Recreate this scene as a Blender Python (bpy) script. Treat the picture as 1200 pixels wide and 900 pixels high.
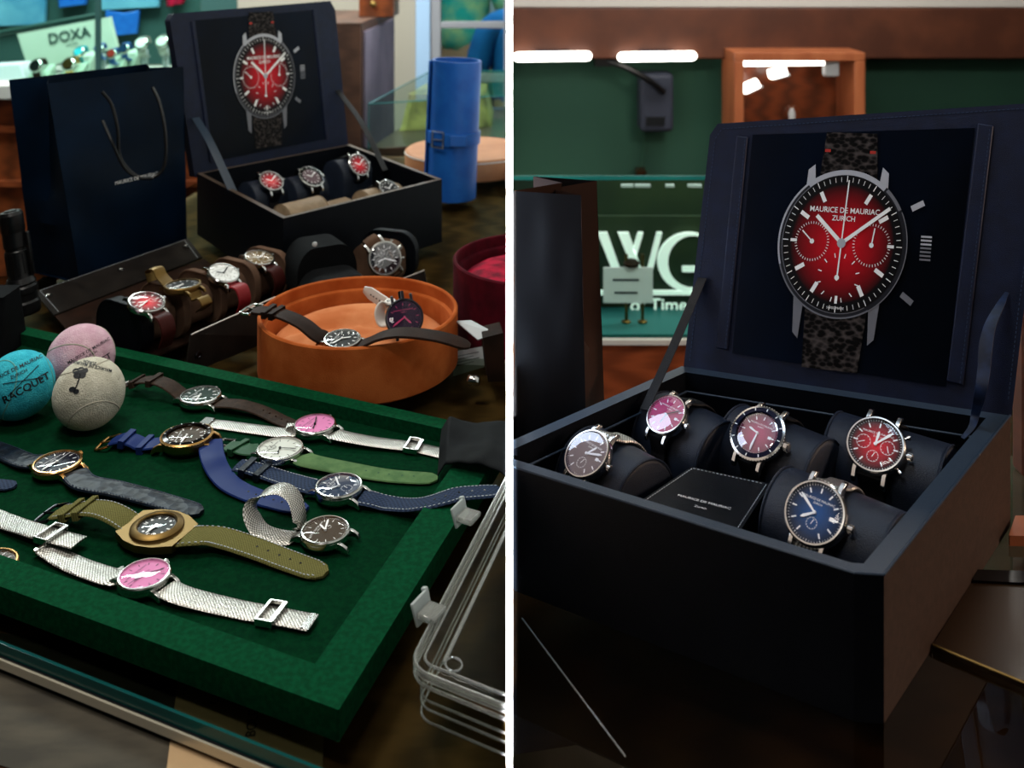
import bpy, bmesh, math, random
from mathutils import Vector, Matrix, noise
random.seed(7)
for o in list(bpy.data.objects): bpy.data.objects.remove(o)
SC = bpy.context.scene
COL = SC.collection
F, H0, CZ = 1150.0, -60.0, 1.396          # focal length in pixels, horizon row, eye height
R_ = math.radians

# ------------------------------------------------------------------ camera
cam = bpy.data.cameras.new('camera'); camo = bpy.data.objects.new('camera', cam); COL.objects.link(camo)
camo.location = (0, 0, CZ); camo.rotation_euler = (R_(90), 0, 0)
cam.sensor_width = 36; cam.lens = 36*F/1200; cam.shift_y = -(450-H0)/1200
cam.clip_start = .02
cam.dof.use_dof = True; cam.dof.focus_distance = .80; cam.dof.aperture_fstop = 9.0
SC.camera = camo

# ------------------------------------------------------------------ world, lights, exposure
w = bpy.data.worlds.new('world'); SC.world = w; w.use_nodes = True
w.node_tree.nodes['Background'].inputs[0].default_value = (.55, .62, .75, 1)
w.node_tree.nodes['Background'].inputs[1].default_value = .035
SC.view_settings.view_transform = 'Standard'; SC.view_settings.look = 'None'
SC.view_settings.gamma = 1; SC.view_settings.use_curve_mapping = False
SC.view_settings.exposure = 0.0

def area(name, loc, target, sx, sy, power, col):
    l = bpy.data.lights.new(name, 'AREA'); l.shape = 'RECTANGLE'; l.size = sx; l.size_y = sy
    l.energy = power; l.color = col
    o = bpy.data.objects.new(name, l); COL.objects.link(o); o.location = loc
    o.rotation_euler = (Vector(target)-Vector(loc)).to_track_quat('-Z', 'Y').to_euler()
    return o
# left booth: ceiling spots over the counter, shop lights behind
area('ceiling_light_left', (-.62, 1.0, 2.45), (-.40, .95, .95), .45, .3, 13, (1, .95, .86))
area('ceiling_light_near', (-.32, .15, 2.2), (-.3, .58, .95), .3, .15, 4.0, (1, .95, .88))
area('shop_light_back_left', (-1.4, 2.9, 2.5), (-1.3, 3.45, 1.0), 1.4, .5, 110, (.86, 1, .98))
area('shop_light_door', (-.45, 3.3, 2.5), (-.45, 4.3, .9), .5, .5, 26, (1, .97, .93))
area('daylight_outside', (-.3, 4.45, 2.7), (-.15, 4.9, 1.0), .8, .4, 45, (.88, .97, 1))
# right booth: cool lamp above, warm lamp on the right
area('crystal_fill_light', (.004, .855, 1.120), (1, .855, 1.120), .21, .16, .55, (.66, .80, 1))  # unseen fill light added to whiten the crystals and edge the cushions
area('ceiling_light_right', (.20, .80, 2.15), (.20, .72, 1.0), .22, .30, 4.5, (.62, .80, 1))
area('warm_light_right', (1.30, .42, 1.55), (.33, .66, 1.0), .25, .25, 9.0, (1, .72, .54))
area('shop_light_back_right', (.9, 2.5, 2.3), (.7, 3.2, .9), 1.2, .4, 28, (1, .95, .88))
area('case_front_fill', (.75, 1.35, 1.75), (.45, 2.1, .6), .4, .15, 12, (1, .92, .82))  # fill light added to brighten the case front and the card
area('case_light', (.5, 2.12, 1.75), (.35, 2.2, .75), .5, .06, 2.2, (1, 1, 1))
# narrow added light without a fixture, whitens the end of the partition
e_ = area('partition_fill_light', (-.0013, -.35, 1.50), (-.0013, .5, 1.22), .003, .5, .42, (1, 1, 1)); e_.data.spread = R_(.45)

# ------------------------------------------------------------------ helpers: pixels of the photograph to points of the place
def P(px, py, z):
    Y = F*(CZ-z)/(py-H0); return Vector(((px-600)/F*Y, Y, z))
def PY(px, py, Y): return Vector(((px-600)/F*Y, Y, CZ-(py-H0)/F*Y))
def PP(px, py, o, n):
    d = Vector(((px-600)/F, 1, -(py-H0)/F)); c = Vector((0, 0, CZ))
    return c + d*((o-c).dot(n)/d.dot(n))
def fr(o, x, y):
    x = Vector(x).normalized(); z = x.cross(Vector(y)).normalized(); y = z.cross(x)
    M = Matrix.Identity(4)
    for i in range(3): M[i][0], M[i][1], M[i][2], M[i][3] = x[i], y[i], z[i], o[i]
    return M
def T(x, y, z=0): return Matrix.Translation((x, y, z))
def RZ(a): return Matrix.Rotation(a, 4, 'Z')
def RX(a): return Matrix.Rotation(a, 4, 'X')
def RY(a): return Matrix.Rotation(a, 4, 'Y')
I4 = Matrix.Identity(4)
def cat(pts, n=8, closed=False):
    pts = [Vector(p) for p in pts]; out = []; N = len(pts)
    rng = N if closed else N-1
    for i in range(rng):
        if closed: a, b, c, d = pts[i-1], pts[i], pts[(i+1) % N], pts[(i+2) % N]
        else:
            b, c = pts[i], pts[i+1]; a = pts[i-1] if i else b*2-c; d = pts[i+2] if i+2 < N else c*2-b
        for k in range(n):
            t = k/n
            out.append(.5*((2*b)+(c-a)*t+(2*a-5*b+4*c-d)*t*t+(3*b-a-3*c+d)*t**3))
    if not closed: out.append(pts[-1])
    return out

# ------------------------------------------------------------------ materials
def L(c):
    if isinstance(c, str): c = [int(c[i:i+2], 16)/255 for i in (0, 2, 4)]
    return tuple((x/12.92 if x <= .04045 else ((x+.055)/1.055)**2.4) for x in c)+(1,)
def mat(name, col, rough=.5, metal=0, col2=None, vscale=30, bump=0, bscale=300, sheen=0, coat=0, emit=0, spec=.3, kind=None, stretch=None, uv=False, ecol=None):
    m = bpy.data.materials.new(name); m.use_nodes = True; nt = m.node_tree; N = nt.nodes; K = nt.links
    b = N['Principled BSDF']; b.inputs['Base Color'].default_value = L(col)
    b.inputs['Roughness'].default_value = rough; b.inputs['Metallic'].default_value = metal
    b.inputs['Specular IOR Level'].default_value = .5 if metal else spec
    b.inputs['Sheen Weight'].default_value = sheen; b.inputs['Coat Weight'].default_value = coat
    if sheen: b.inputs['Sheen Roughness'].default_value = .4; b.inputs['Sheen Tint'].default_value = L(col2 or col)
    if emit:
        b.inputs['Emission Color'].default_value = L(ecol or col); b.inputs['Emission Strength'].default_value = emit
    tc = N.new('ShaderNodeTexCoord'); src = tc.outputs['UV' if uv else 'Object']
    if stretch:
        mp = N.new('ShaderNodeMapping'); mp.inputs['Scale'].default_value = stretch; K.new(src, mp.inputs[0]); src = mp.outputs[0]
    if col2:
        if kind == 'check':
            t = N.new('ShaderNodeTexChecker'); t.inputs['Scale'].default_value = vscale; fac = t.outputs['Fac']
        elif kind == 'wave':
            t = N.new('ShaderNodeTexWave'); t.inputs['Scale'].default_value = vscale; t.inputs['Distortion'].default_value = 6; t.inputs['Detail'].default_value = 3; fac = t.outputs['Fac']
        elif kind == 'voro':
            t = N.new('ShaderNodeTexVoronoi'); t.inputs['Scale'].default_value = vscale; fac = t.outputs['Distance']
        else:
            t = N.new('ShaderNodeTexNoise'); t.inputs['Scale'].default_value = vscale; t.inputs['Detail'].default_value = 5; fac = t.outputs['Fac']
        K.new(src, t.inputs['Vector'])
        rp = N.new('ShaderNodeValToRGB'); rp.color_ramp.elements[0].color = L(col); rp.color_ramp.elements[1].color = L(col2)
        if name == 'print_strap': rp.color_ramp.elements[0].position = .42; rp.color_ramp.elements[1].position = .95
        if kind is None: rp.color_ramp.elements[0].position = .38; rp.color_ramp.elements[1].position = .64
        K.new(fac, rp.inputs[0]); K.new(rp.outputs[0], b.inputs['Base Color'])
    if bump:
        if kind in ('voro', 'check'):
            t2 = N.new('ShaderNodeTexVoronoi'); t2.inputs['Scale'].default_value = bscale; h = t2.outputs['Distance']
        else:
            t2 = N.new('ShaderNodeTexNoise'); t2.inputs['Scale'].default_value = bscale; t2.inputs['Detail'].default_value = 4; h = t2.outputs['Fac']
        K.new(src, t2.inputs['Vector'])
        bp = N.new('ShaderNodeBump'); bp.inputs['Strength'].default_value = bump; bp.inputs['Distance'].default_value = .001
        K.new(h, bp.inputs['Height']); K.new(bp.outputs[0], b.inputs['Normal'])
    return m
def glassmat(name, tint, ior=1.5, rough=.0, gl=1.0):
    m = bpy.data.materials.new(name); m.use_nodes = True; nt = m.node_tree; N = nt.nodes; K = nt.links
    N.remove(N['Principled BSDF']); out = N['Material Output']
    t = N.new('ShaderNodeBsdfTransparent'); t.inputs[0].default_value = L(tint)
    g = N.new('ShaderNodeBsdfGlossy'); g.inputs['Roughness'].default_value = rough; g.inputs[0].default_value = (gl, gl, gl, 1)
    f = N.new('ShaderNodeFresnel'); f.inputs[0].default_value = ior
    ge = N.new('ShaderNodeNewGeometry'); iv = N.new('ShaderNodeMath'); iv.operation = 'SUBTRACT'; iv.inputs[0].default_value = 1; K.new(ge.outputs['Backfacing'], iv.inputs[1])
    ml = N.new('ShaderNodeMath'); ml.operation = 'MULTIPLY'; K.new(f.outputs[0], ml.inputs[0]); K.new(iv.outputs[0], ml.inputs[1])
    x = N.new('ShaderNodeMixShader'); K.new(ml.outputs[0], x.inputs[0]); K.new(t.outputs[0], x.inputs[1]); K.new(g.outputs[0], x.inputs[2])
    K.new(x.outputs[0], out.inputs[0]); return m
def dialmat(name, cin, cout, r, pos=(.0, .75), offs=(0, 0)):
    """sunburst dial: colour changes with distance from the dial centre (a painted fumé dial); uses UV in metres"""
    m = bpy.data.materials.new(name); m.use_nodes = True; nt = m.node_tree; N = nt.nodes; K = nt.links
    b = N['Principled BSDF']; b.inputs['Roughness'].default_value = .45; b.inputs['Specular IOR Level'].default_value = .2
    tc = N.new('ShaderNodeTexCoord'); mp = N.new('ShaderNodeMapping'); mp.inputs['Scale'].default_value = (1/r, 1/r, 1); mp.inputs['Location'].default_value = (-offs[0], -offs[1], 0)
    ln = N.new('ShaderNodeVectorMath'); ln.operation = 'LENGTH'
    rp = N.new('ShaderNodeValToRGB'); rp.color_ramp.elements[0].color = L(cin); rp.color_ramp.elements[1].color = L(cout)
    rp.color_ramp.elements[0].position, rp.color_ramp.elements[1].position = pos
    K.new(tc.outputs['UV'], mp.inputs[0]); K.new(mp.outputs[0], ln.inputs[0]); K.new(ln.outputs['Value'], rp.inputs[0]); K.new(rp.outputs[0], b.inputs['Base Color'])
    return m
MT = {}
def M_(k, *a, **kw):
    MT[k] = mat(k, *a, **kw); return MT[k]
M_('white_paint', 'FFFFFF', .8)
M_('green_suede', '02371F', .95, col2='034528', vscale=260, bump=.3, bscale=1500, sheen=.05, spec=.06)
M_('green_felt', '012715', 1, col2='023019', vscale=260, bump=.4, bscale=1800, spec=.04)
M_('orange_suede', '9E4A1C', .9, col2='B8622F', vscale=28, bump=.3, bscale=900, sheen=.08, spec=.1)
M_('peach_suede', 'B06236', .9, col2='C67E52', vscale=22, bump=.3, bscale=900, sheen=.08, spec=.1)
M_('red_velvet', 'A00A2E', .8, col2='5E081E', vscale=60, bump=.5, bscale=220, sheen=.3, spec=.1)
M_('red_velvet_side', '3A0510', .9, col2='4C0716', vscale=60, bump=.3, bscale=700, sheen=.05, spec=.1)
M_('tan_lid', '96603C', .6, col2='A8724C', vscale=15)
M_('blue_leather', '1550A0', .42, col2='1B5CAC', vscale=30, bump=.15, bscale=900, coat=.1)
M_('black_leather', '070A0F', .45, col2='0A0D13', vscale=50, bump=.3, bscale=1300, spec=.1)
M_('cushion_leather', '161D29', .42, bump=.4, bscale=1500, col2='1A2230', vscale=60, spec=.3)
M_('tan_lit_cushion', '8F7B62', .55, bump=.3, bscale=1200, col2='7D6A52', vscale=80)  # dark leather with its warm light reflections painted in as tan
M_('box_edge', '26323F', .42, bump=.2, bscale=1500, spec=.3)
M_('box_side_warm_lit', '33261F', .6, bump=.4, bscale=1700, col2='3D2E26', vscale=200, spec=.2)  # same black leather, warm light on this side painted into the colour
M_('navy_lid', '0A1226', .5, bump=.3, bscale=1600, col2='0D172F', vscale=80, spec=.25)
M_('navy_paper', '020D1A', .45, col2='031528', vscale=10, bump=.25, bscale=30, spec=.07)
M_('black_paper', '0C0C0E', .55, col2='111113', vscale=12, bump=.15, bscale=60, spec=.1)
M_('black_rubber', '08090A', .35)
M_('brown_leather', '1C120D', .55, col2='2A1A13', vscale=40, bump=.3, bscale=900, spec=.07)
M_('brown_suede', '4C392D', .9, col2='5E4738', vscale=30, bump=.3, bscale=900, sheen=.1, spec=.1)
M_('dark_leather', '14110F', .5, col2='1D1916', vscale=60, bump=.35, bscale=1100, spec=.12)
M_('black_cloth', '08090B', .9, col2='0D0F11', vscale=40, bump=.3, bscale=1500, spec=.08)
M_('glove_cloth', '101315', .75, col2='181B1E', vscale=40, bump=.25, bscale=900, spec=.1)
M_('steel', 'C9C9C6', .18, 1)
M_('brushed_steel', 'B8B8B4', .3, 1)
M_('gold', 'D9A96A', .22, 1)
M_('bronze', 'A8804A', .32, 1)
M_('brass', '6E5730', .42, 1)
M_('gunmetal', '2A2A2E', .3, 1)
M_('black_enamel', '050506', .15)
M_('white_enamel', 'F0F0EC', .35)
M_('white_dial', 'E6E9E6', .4)
M_('cream_dial', 'D6DBD2', .35)
M_('pink_dial', 'E286BC', .45, spec=.1)
M_('charcoal_dial', '17191B', .35, spec=.1)
M_('navy_dial', '0B1026', .25, spec=.1)
M_('blue_dial', '15304E', .3, spec=.1)
M_('brown_dial', '3E2E1C', .35, spec=.1)
M_('green_dial', '0C2A20', .3, spec=.1)
M_('rose_dial', 'B03A66', .35, spec=.1)
M_('mauve_dial', '5E4A50', .3, spec=.1)
M_('purple_dial', '1E0A26', .3, spec=.1)
M_('mesh_band', 'DAD8D2', .38, 1, col2='74726C', vscale=800, kind='check', uv=True, bump=.4, bscale=900)
M_('brown_strap', '2A1F18', .6, col2='392B22', vscale=150, bump=.4, bscale=1200, spec=.08)
M_('navy_croc', '04080F', .45, col2='142030', vscale=130, kind='voro', bump=1, bscale=130, uv=True, spec=.2)
M_('blue_rubber', '182C64', .5, spec=.1)
M_('slate_strap', '222D42', .7, col2='2E3C56', vscale=500, kind='check', uv=True, bump=.3, bscale=900, spec=.08)
M_('green_strap', '4B6B44', .8, col2='5B7A4E', vscale=100, bump=.3, bscale=900, spec=.1)
M_('dark_green_strap', '1B4A2C', .6, bump=.3, bscale=900)
M_('olive_strap', '57542C', .8, col2='6E6B3C', vscale=900, kind='check', uv=True, bump=.4, bscale=900, spec=.1)
M_('white_strap', 'D8D2CB', .5)
M_('red_strap', '7A1218', .55, bump=.3, bscale=700)
M_('black_strap', '0C0C0E', .45, bump=.5, bscale=1200, spec=.2)
M_('burgundy_strap', '35120F', .5, bump=.3, bscale=700, spec=.1)
M_('lume', 'FFFFFF', .5)
M_('white_stitch', 'B9C0C8', .7)
M_('blue_stitch', '24344C', .7)
M_('ball_blue', '2AA9C0', 1, col2='40C2D4', vscale=70, bump=1, bscale=800, sheen=.2)
M_('ball_pink', 'C29AAA', 1, col2='D4B4C0', vscale=70, bump=1, bscale=800, sheen=.2)
M_('ball_white', 'B8B5A4', 1, col2='CCC9B8', vscale=70, bump=1, bscale=800, sheen=.2)
M_('seam_rubber', 'A8A394', .8)
M_('seam_blue', '5AA3A0', .8)
M_('print_ink', '14181E', .6)
M_('counter_wood', '6E4A2E', .35, col2='A07048', vscale=6, kind='wave', stretch=(1, 6, 1), coat=.2)
M_('front_wood', '4E2410', .4, col2='6E3417', vscale=4, kind='wave', stretch=(1, 1, 5), coat=.2)
M_('red_wood', '7A3A1C', .45, col2='5E2A12', vscale=5, kind='wave', stretch=(.6, 1, 5))
M_('beam_wood', '3E2014', .5, col2='4E2A1A', vscale=9, bump=.1, bscale=60)
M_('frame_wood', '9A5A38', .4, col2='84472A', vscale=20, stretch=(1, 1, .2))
M_('green_wall', '24483A', .8, col2='284F3E', vscale=2)
M_('cream_wall', '8E8578', .8)
M_('grey_trim', 'A9A6A0', .6)
M_('teal_shelf', '1F6466', .5)
M_('dark_floor', '1E130D', .5, col2='2E1D12', vscale=4, kind='wave')
M_('mottled_paper', '38342C', .8, col2='4E483C', vscale=18, stretch=(1, 3, 1))
M_('beige_paper', 'BE9F78', .8)
M_('chrome', 'C9C2AE', .3, .4)
M_('tube_glow', 'FFFFFF', .4, emit=7, ecol='FFFAEE')
M_('card', 'B4BABD', .6)
M_('pink_card', 'F0E2F0', .6)
M_('sign_cream', 'B4C4B4', .6)
M_('sign_white_glow', 'F4F7F4', .5, emit=.6)  # glow added so the letters read white behind the glass
M_('outside_wall', 'A9BCC6', .8)
M_('dark_ink', '1F3D3A', .6)
M_('plastic_hinge', 'AEB8B8', .35)
M_('black_panel', '15191D', .5)
M_('case_grey', '30343F', .5, spec=.1)
MT['crystal'] = glassmat('crystal', 'FFFFFF', 1.4, 0, .45)
MT['coated_crystal'] = glassmat('coated_crystal', 'F8FAFF', 2.2, .01, 1)
MT['glass_top'] = glassmat('glass_top', 'CCD2CA', 1.8, .008, 1)
MT['glass_edge'] = mat('glass_edge', '0E4B4A', .15, col2='1C6A66', vscale=3)
MT['clear_plastic'] = glassmat('clear_plastic', 'F3F4F1', 1.6, .03, 1)
MT['case_glass'] = glassmat('case_glass', 'E2F0EA', 1.3, .02, .5)
MT['clear_edge'] = mat('clear_edge', 'C9CCC8', .12, coat=.5); MT['clear_edge'].node_tree.nodes['Principled BSDF'].inputs['Transmission Weight'].default_value = .75
MT['red_fume'] = dialmat('red_fume', 'E0122A', '12060A', .0185, (.12, .95))
MT['blue_fume'] = dialmat('blue_fume', '12508F', '04101F', .018, (.1, 1))
MT['wine_fume'] = dialmat('wine_fume', 'B01E5A', '3C0A22', .018, (.2, 1))

# ------------------------------------------------------------------ mesh builder
OFF = {}
_txt = {}
def textmesh(s, bold=0):
    if (s, bold) in _txt: return _txt[(s, bold)]
    cu = bpy.data.curves.new('t', 'FONT'); cu.body = s; cu.align_x = 'CENTER'; cu.align_y = 'CENTER'; cu.size = 1; cu.offset = bold; cu.resolution_u = 3
    ob = bpy.data.objects.new('t', cu); me = bpy.data.meshes.new_from_object(ob)
    r = ([v.co.copy() for v in me.vertices], [list(p.vertices) for p in me.polygons])
    bpy.data.objects.remove(ob); bpy.data.curves.remove(cu); bpy.data.meshes.remove(me)
    _txt[(s, bold)] = r; return r
class MB:
    def __init__(s): s.v = []; s.f = []; s.m = []; s.uv = []; s.mats = []
    def mi(s, k):
        if k not in s.mats: s.mats.append(k)
        return s.mats.index(k)
    def add(s, vs, fs, k, M=I4, uvs=None):
        b = len(s.v); s.v += [M @ Vector(v) for v in vs]; i = s.mi(k)
        for n, f in enumerate(fs):
            s.f.append([b+j for j in f]); s.m.append(i)
            if uvs: s.uv.append([uvs[j] for j in f])
            else: s.uv.append([(vs[j][0], vs[j][1]) for j in f])
        return s
    def box(s, c, d, k, M=I4):
        x, y, z = c; a, b, h = d[0]/2, d[1]/2, d[2]/2
        vs = [(x+i*a, y+j*b, z+l*h) for l in (-1, 1) for j in (-1, 1) for i in (-1, 1)]
        return s.add(vs, [(0, 2, 3, 1), (4, 5, 7, 6), (0, 1, 5, 4), (2, 6, 7, 3), (0, 4, 6, 2), (1, 3, 7, 5)], k, M)
    def lathe(s, pr, k, M=I4, n=48, cap=True):
        vs = []; fs = []
        for r, z in pr:
            for i in range(n): a = 2*math.pi*i/n; vs.append((r*math.cos(a), r*math.sin(a), z))
        for j in range(len(pr)-1):
            for i in range(n): fs.append((j*n+i, j*n+(i+1) % n, (j+1)*n+(i+1) % n, (j+1)*n+i))
        if cap:
            if pr[0][0] > 1e-5: fs.append(tuple(range(n))[::-1])
            if pr[-1][0] > 1e-5: fs.append(tuple((len(pr)-1)*n+i for i in range(n)))
        return s.add(vs, fs, k, M)
    def prism(s, poly, z0, z1, k, M=I4, kt=None):
        n = len(poly); a = sum(poly[i][0]*poly[(i+1) % n][1]-poly[(i+1) % n][0]*poly[i][1] for i in range(n))
        if a < 0: poly = poly[::-1]
        vs = [(x, y, z0) for x, y in poly]+[(x, y, z1) for x, y in poly]
        sd = [(i, (i+1) % n, n+(i+1) % n, n+i) for i in range(n)]
        s.add(vs, sd+[tuple(range(n))[::-1]], k, M); return s.add(vs, [tuple(range(n, 2*n))], kt or k, M)
    def hull(s, bot, top, k, kt=None, kb=None):
        """solid between two polygons with the same number of world points"""
        n = len(bot); vs = [tuple(p) for p in bot]+[tuple(p) for p in top]
        s.add(vs, [(i, (i+1) % n, n+(i+1) % n, n+i) for i in range(n)], k)
        s.add(vs, [tuple(range(n))[::-1]], kb or k); return s.add(vs, [tuple(range(n, 2*n))], kt or k)
    def tube(s, pts, r, k, n=10, closed=False, M=I4):
        pts = [Vector(p) for p in pts]; N = len(pts); vs = []; up = None
        rs = r if isinstance(r, (list, tuple)) else [r]*N
        for i, p in enumerate(pts):
            t = (pts[(i+1) % N]-pts[i-1]) if (closed or 0 < i < N-1) else (pts[1]-p if i == 0 else p-pts[-2])
            t.normalize()
            if up is None: up = t.orthogonal().normalized()
            up = (up-t*up.dot(t)).normalized(); q = t.cross(up)
            for j in range(n): a = 2*math.pi*j/n; vs.append(p+(up*math.cos(a)+q*math.sin(a))*rs[i])
        fs = []
        for i in range(N if closed else N-1):
            for j in range(n): fs.append((i*n+j, i*n+(j+1) % n, ((i+1) % N)*n+(j+1) % n, ((i+1) % N)*n+j))
        if not closed: fs += [tuple(range(n))[::-1], tuple((N-1)*n+j for j in range(n))]
        return s.add(vs, fs, k, M)
    def ribbon(s, pts, w, t, k, side=None, dome=.3, cap=True):
        """strap: flat rounded section swept along a path; w: width or list of (fraction, width)"""
        N = len(pts); Ls = [0]
        for i in range(1, N): Ls.append(Ls[-1]+(pts[i]-pts[i-1]).length)
        tot = Ls[-1]; vs = []; uvs = []; prev = None
        sec = [(-1, 0), (-.93, .75), (-.5, 1), (0, 1+dome), (.5, 1), (.93, .75), (1, 0), (.93, -.75), (0, -1), (-.93, -.75)]; n = len(sec); s.fr = []
        for i, p in enumerate(pts):
            t_ = (pts[min(i+1, N-1)]-pts[max(i-1, 0)]).normalized()
            if side is not None: sd = Vector(side); sd = (sd-t_*sd.dot(t_)).normalized()
            else:
                sd = t_.cross(Vector((0, 0, 1)))
                sd = sd.normalized() if sd.length > 1e-4 else prev
            if prev is not None and sd.dot(prev) < 0: sd = -sd
            prev = sd; nm = sd.cross(t_)
            if side is None and nm.z < 0: nm = -nm
            u = Ls[i]/tot
            if isinstance(w, (int, float)): ww = w
            else:
                ww = w[-1][1]
                for (u0, w0), (u1, w1) in zip(w, w[1:]):
                    if u0 <= u <= u1: ww = w0+(w1-w0)*(u-u0)/max(u1-u0, 1e-6); break
            s.fr.append((p, t_, sd, nm, ww, u, Ls[i]))
            for a, b in sec: vs.append(p+sd*(a*ww/2)+nm*(b*t/2)); uvs.append((a*ww/2, Ls[i]))
        fs = [(i*n+j, i*n+(j+1) % n, (i+1)*n+(j+1) % n, (i+1)*n+j) for i in range(N-1) for j in range(n)]
        fs += [tuple(range(n))[::-1], tuple((N-1)*n+j for j in range(n))]
        return s.add(vs, fs, k, uvs=uvs)
    def text(s, st, size, k, M=I4, bold=0, fn=None):
        vs, fs = textmesh(st, bold)
        if fn: return s.add([fn(v.x*size, v.y*size) for v in vs], fs, k)
        return s.add([(v.x*size, v.y*size, 0) for v in vs], fs, k, M)
    def build(s, name, parent=None, smooth=True, bevel=0, sub=0, seg=2, clip=None, ang=.6):
        me = bpy.data.meshes.new(name); o = Vector((0, 0, 0)) if parent is None else OFF[parent.name]
        me.from_pydata([v-o for v in s.v], [], s.f); 
        for k in s.mats: me.materials.append(MT[k])
        me.polygons.foreach_set('material_index', s.m)
        ul = me.uv_layers.new(name='UVMap'); ul.data.foreach_set('uv', [c for f in s.uv for q in f for c in q])
        bm = bmesh.new(); bm.from_mesh(me); bmesh.ops.recalc_face_normals(bm, faces=bm.faces[:])
        if clip is not None:
            x, sg = clip
            if any((v.co.x+o.x-x)*sg < 0 for v in bm.verts):
                r = bmesh.ops.bisect_plane(bm, geom=bm.verts[:]+bm.edges[:]+bm.faces[:], plane_co=(x-o.x, 0, 0), plane_no=(-sg, 0, 0), clear_outer=True)
                ed = [e for e in r['geom_cut'] if isinstance(e, bmesh.types.BMEdge) and e.is_boundary]
                if ed:
                    try: bmesh.ops.holes_fill(bm, edges=ed, sides=0)
                    except Exception: pass
        bm.to_mesh(me); bm.free()
        me.validate()
        if smooth:
            me.shade_smooth()
            me.set_sharp_from_angle(angle=ang)
        ob = bpy.data.objects.new(name, me); COL.objects.link(ob)
        if parent is not None: ob.parent = parent; OFF[ob.name] = o
        else: OFF[ob.name] = Vector((0, 0, 0))
        if bevel:
            b = ob.modifiers.new('bevel', 'BEVEL'); b.width = bevel; b.segments = seg; b.limit_method = 'ANGLE'; b.angle_limit = R_(35)
        if sub:
            b = ob.modifiers.new('sub', 'SUBSURF'); b.levels = sub; b.render_levels = sub
        return ob
def thing(name, label, category, loc=(0, 0, 0), group=None):
    o = bpy.data.objects.new(name, None); COL.objects.link(o); o.location = loc; o.empty_display_size = .02
    OFF[o.name] = Vector(loc); o['label'] = label; o['category'] = category
    if group: o['group'] = group
    return o
def tag(o, label, category, group=None):
    o['label'] = label; o['category'] = category
    if group: o['group'] = group
    return o
def struct(o): o['kind'] = 'structure'; return o
LC, RC = (-.0032, -1), (.0008, 1)          # faces of the partition: left things end at LC, right things at RC
# ------------------------------------------------------------------ watches
def rbox(mb, a, r, w, l, k, M, z, h=.0003):
    """an hour marker or hand: a bar at clock angle a (degrees), from radius r outwards by l"""
    mb.box((0, r+l/2, z+h/2), (w, l, h), k, M @ RZ(-R_(a)))
def ring(mb, r0, r1, z, k, M, n=40):
    vs = [(r*math.cos(2*math.pi*i/n), r*math.sin(2*math.pi*i/n), z) for r in (r0, r1) for i in range(n)]
    mb.add(vs, [(i, (i+1) % n, n+(i+1) % n, n+i) for i in range(n)], k, M)
def disc(mb, r, z, k, M, n=40):
    mb.add([(r*math.cos(2*math.pi*i/n), r*math.sin(2*math.pi*i/n), z) for i in range(n)], [tuple(range(n))], k, M)
NAME1, NAME2 = 'MAURICE DE MAURIAC', 'ZURICH'
def dialface(mb, M, R, dial, ink='lume', idx='bar', subs=(), date=False, text=True, minute=True, z=0, sub_ring=None, rhaute=None):
    disc(mb, R, z, dial, M)
    z += .00012
    if minute:
        for i in range(60):
            if i % 5: rbox(mb, i*6, R*.92, R*.010, R*.05, ink, M, z, .00005)
            else: rbox(mb, i*6, R*.90, R*.018, R*.07, ink, M, z, .00005)
    for i in range(12):
        if idx == 'bar':
            if any(abs((i*30-s[3]+180) % 360-180) < 20 and s[4] for s in subs): continue
            rbox(mb, i*30, R*.68, R*.05, R*.17, ink, M, z, .0002)
        elif idx == 'dot':
            if i == 0: rbox(mb, -5, R*.64, R*.06, R*.2, ink, M, z); rbox(mb, 5, R*.64, R*.06, R*.2, ink, M, z)
            elif i % 3 == 0: rbox(mb, i*30, R*.64, R*.08, R*.2, ink, M, z)
            else: disc(mb, R*.075, z+.0002, ink, M @ RZ(-R_(i*30)) @ T(0, R*.74), 12)
        elif idx == 'thin': rbox(mb, i*30, R*.70, R*.028, R*.15, ink, M, z, .0001)
        elif idx == 'num':
            mb.text(str(i or 12), R*.26, ink, M @ T(math.sin(R_(i*30))*R*.76, math.cos(R_(i*30))*R*.76, z+.0001), .01)
    for sx, sy, sr, _, _ in subs:
        S = M @ T(sx*R, sy*R, z)
        if sub_ring: disc(mb, sr*R, .00004, sub_ring, S, 24)
        for i in range(12): rbox(mb, i*30, sr*R*.82, R*.018, sr*R*.18, ink, S, .00008, .00005)
        if len(subs) < 3 or sr < .32:
            ring(mb, sr*R*.96, sr*R, .0001, ink, S, 28)
        rbox(mb, 20+sx*300, -sr*R*.2, R*.025, sr*R*.95, ink, S, .0004, .0001)
    if date: mb.box((R*.62, 0, z+.0001), (R*.16, R*.13, .0001), 'lume', M)
    if text:
        mb.text(NAME1, R*.115, ink, M @ T(0, R*.44, z+.0001)); mb.text(NAME2, R*.09, ink, M @ T(0, R*.31, z+.0001))
def hands(mb, M, R, hm=(10, 9), sec=0, k='lume', z=.0007, thin=False, chrono=False):
    h, m = hm; wd = R*(.032 if thin else .052)
    for a, l, dz in (((h+m/60)*30, .52, 0), (m*6, .80, .0003)):
        mb.prism([(-wd*.6, 0), (wd*.6, 0), (wd, R*l*.8), (wd*.35, R*l), (-wd*.35, R*l), (-wd, R*l*.8)], z+dz, z+dz+.00018, k, M @ RZ(-R_(a)))
    if sec is not None:
        mb.box((0, R*.3, z+.0007), (R*.022, R*1.15, .0001), k, M @ RZ(-R_(sec)))
    mb.lathe([(R*.06, z-.0005), (R*.06, z+.001), (0, z+.001)], k, M, 12)

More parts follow.
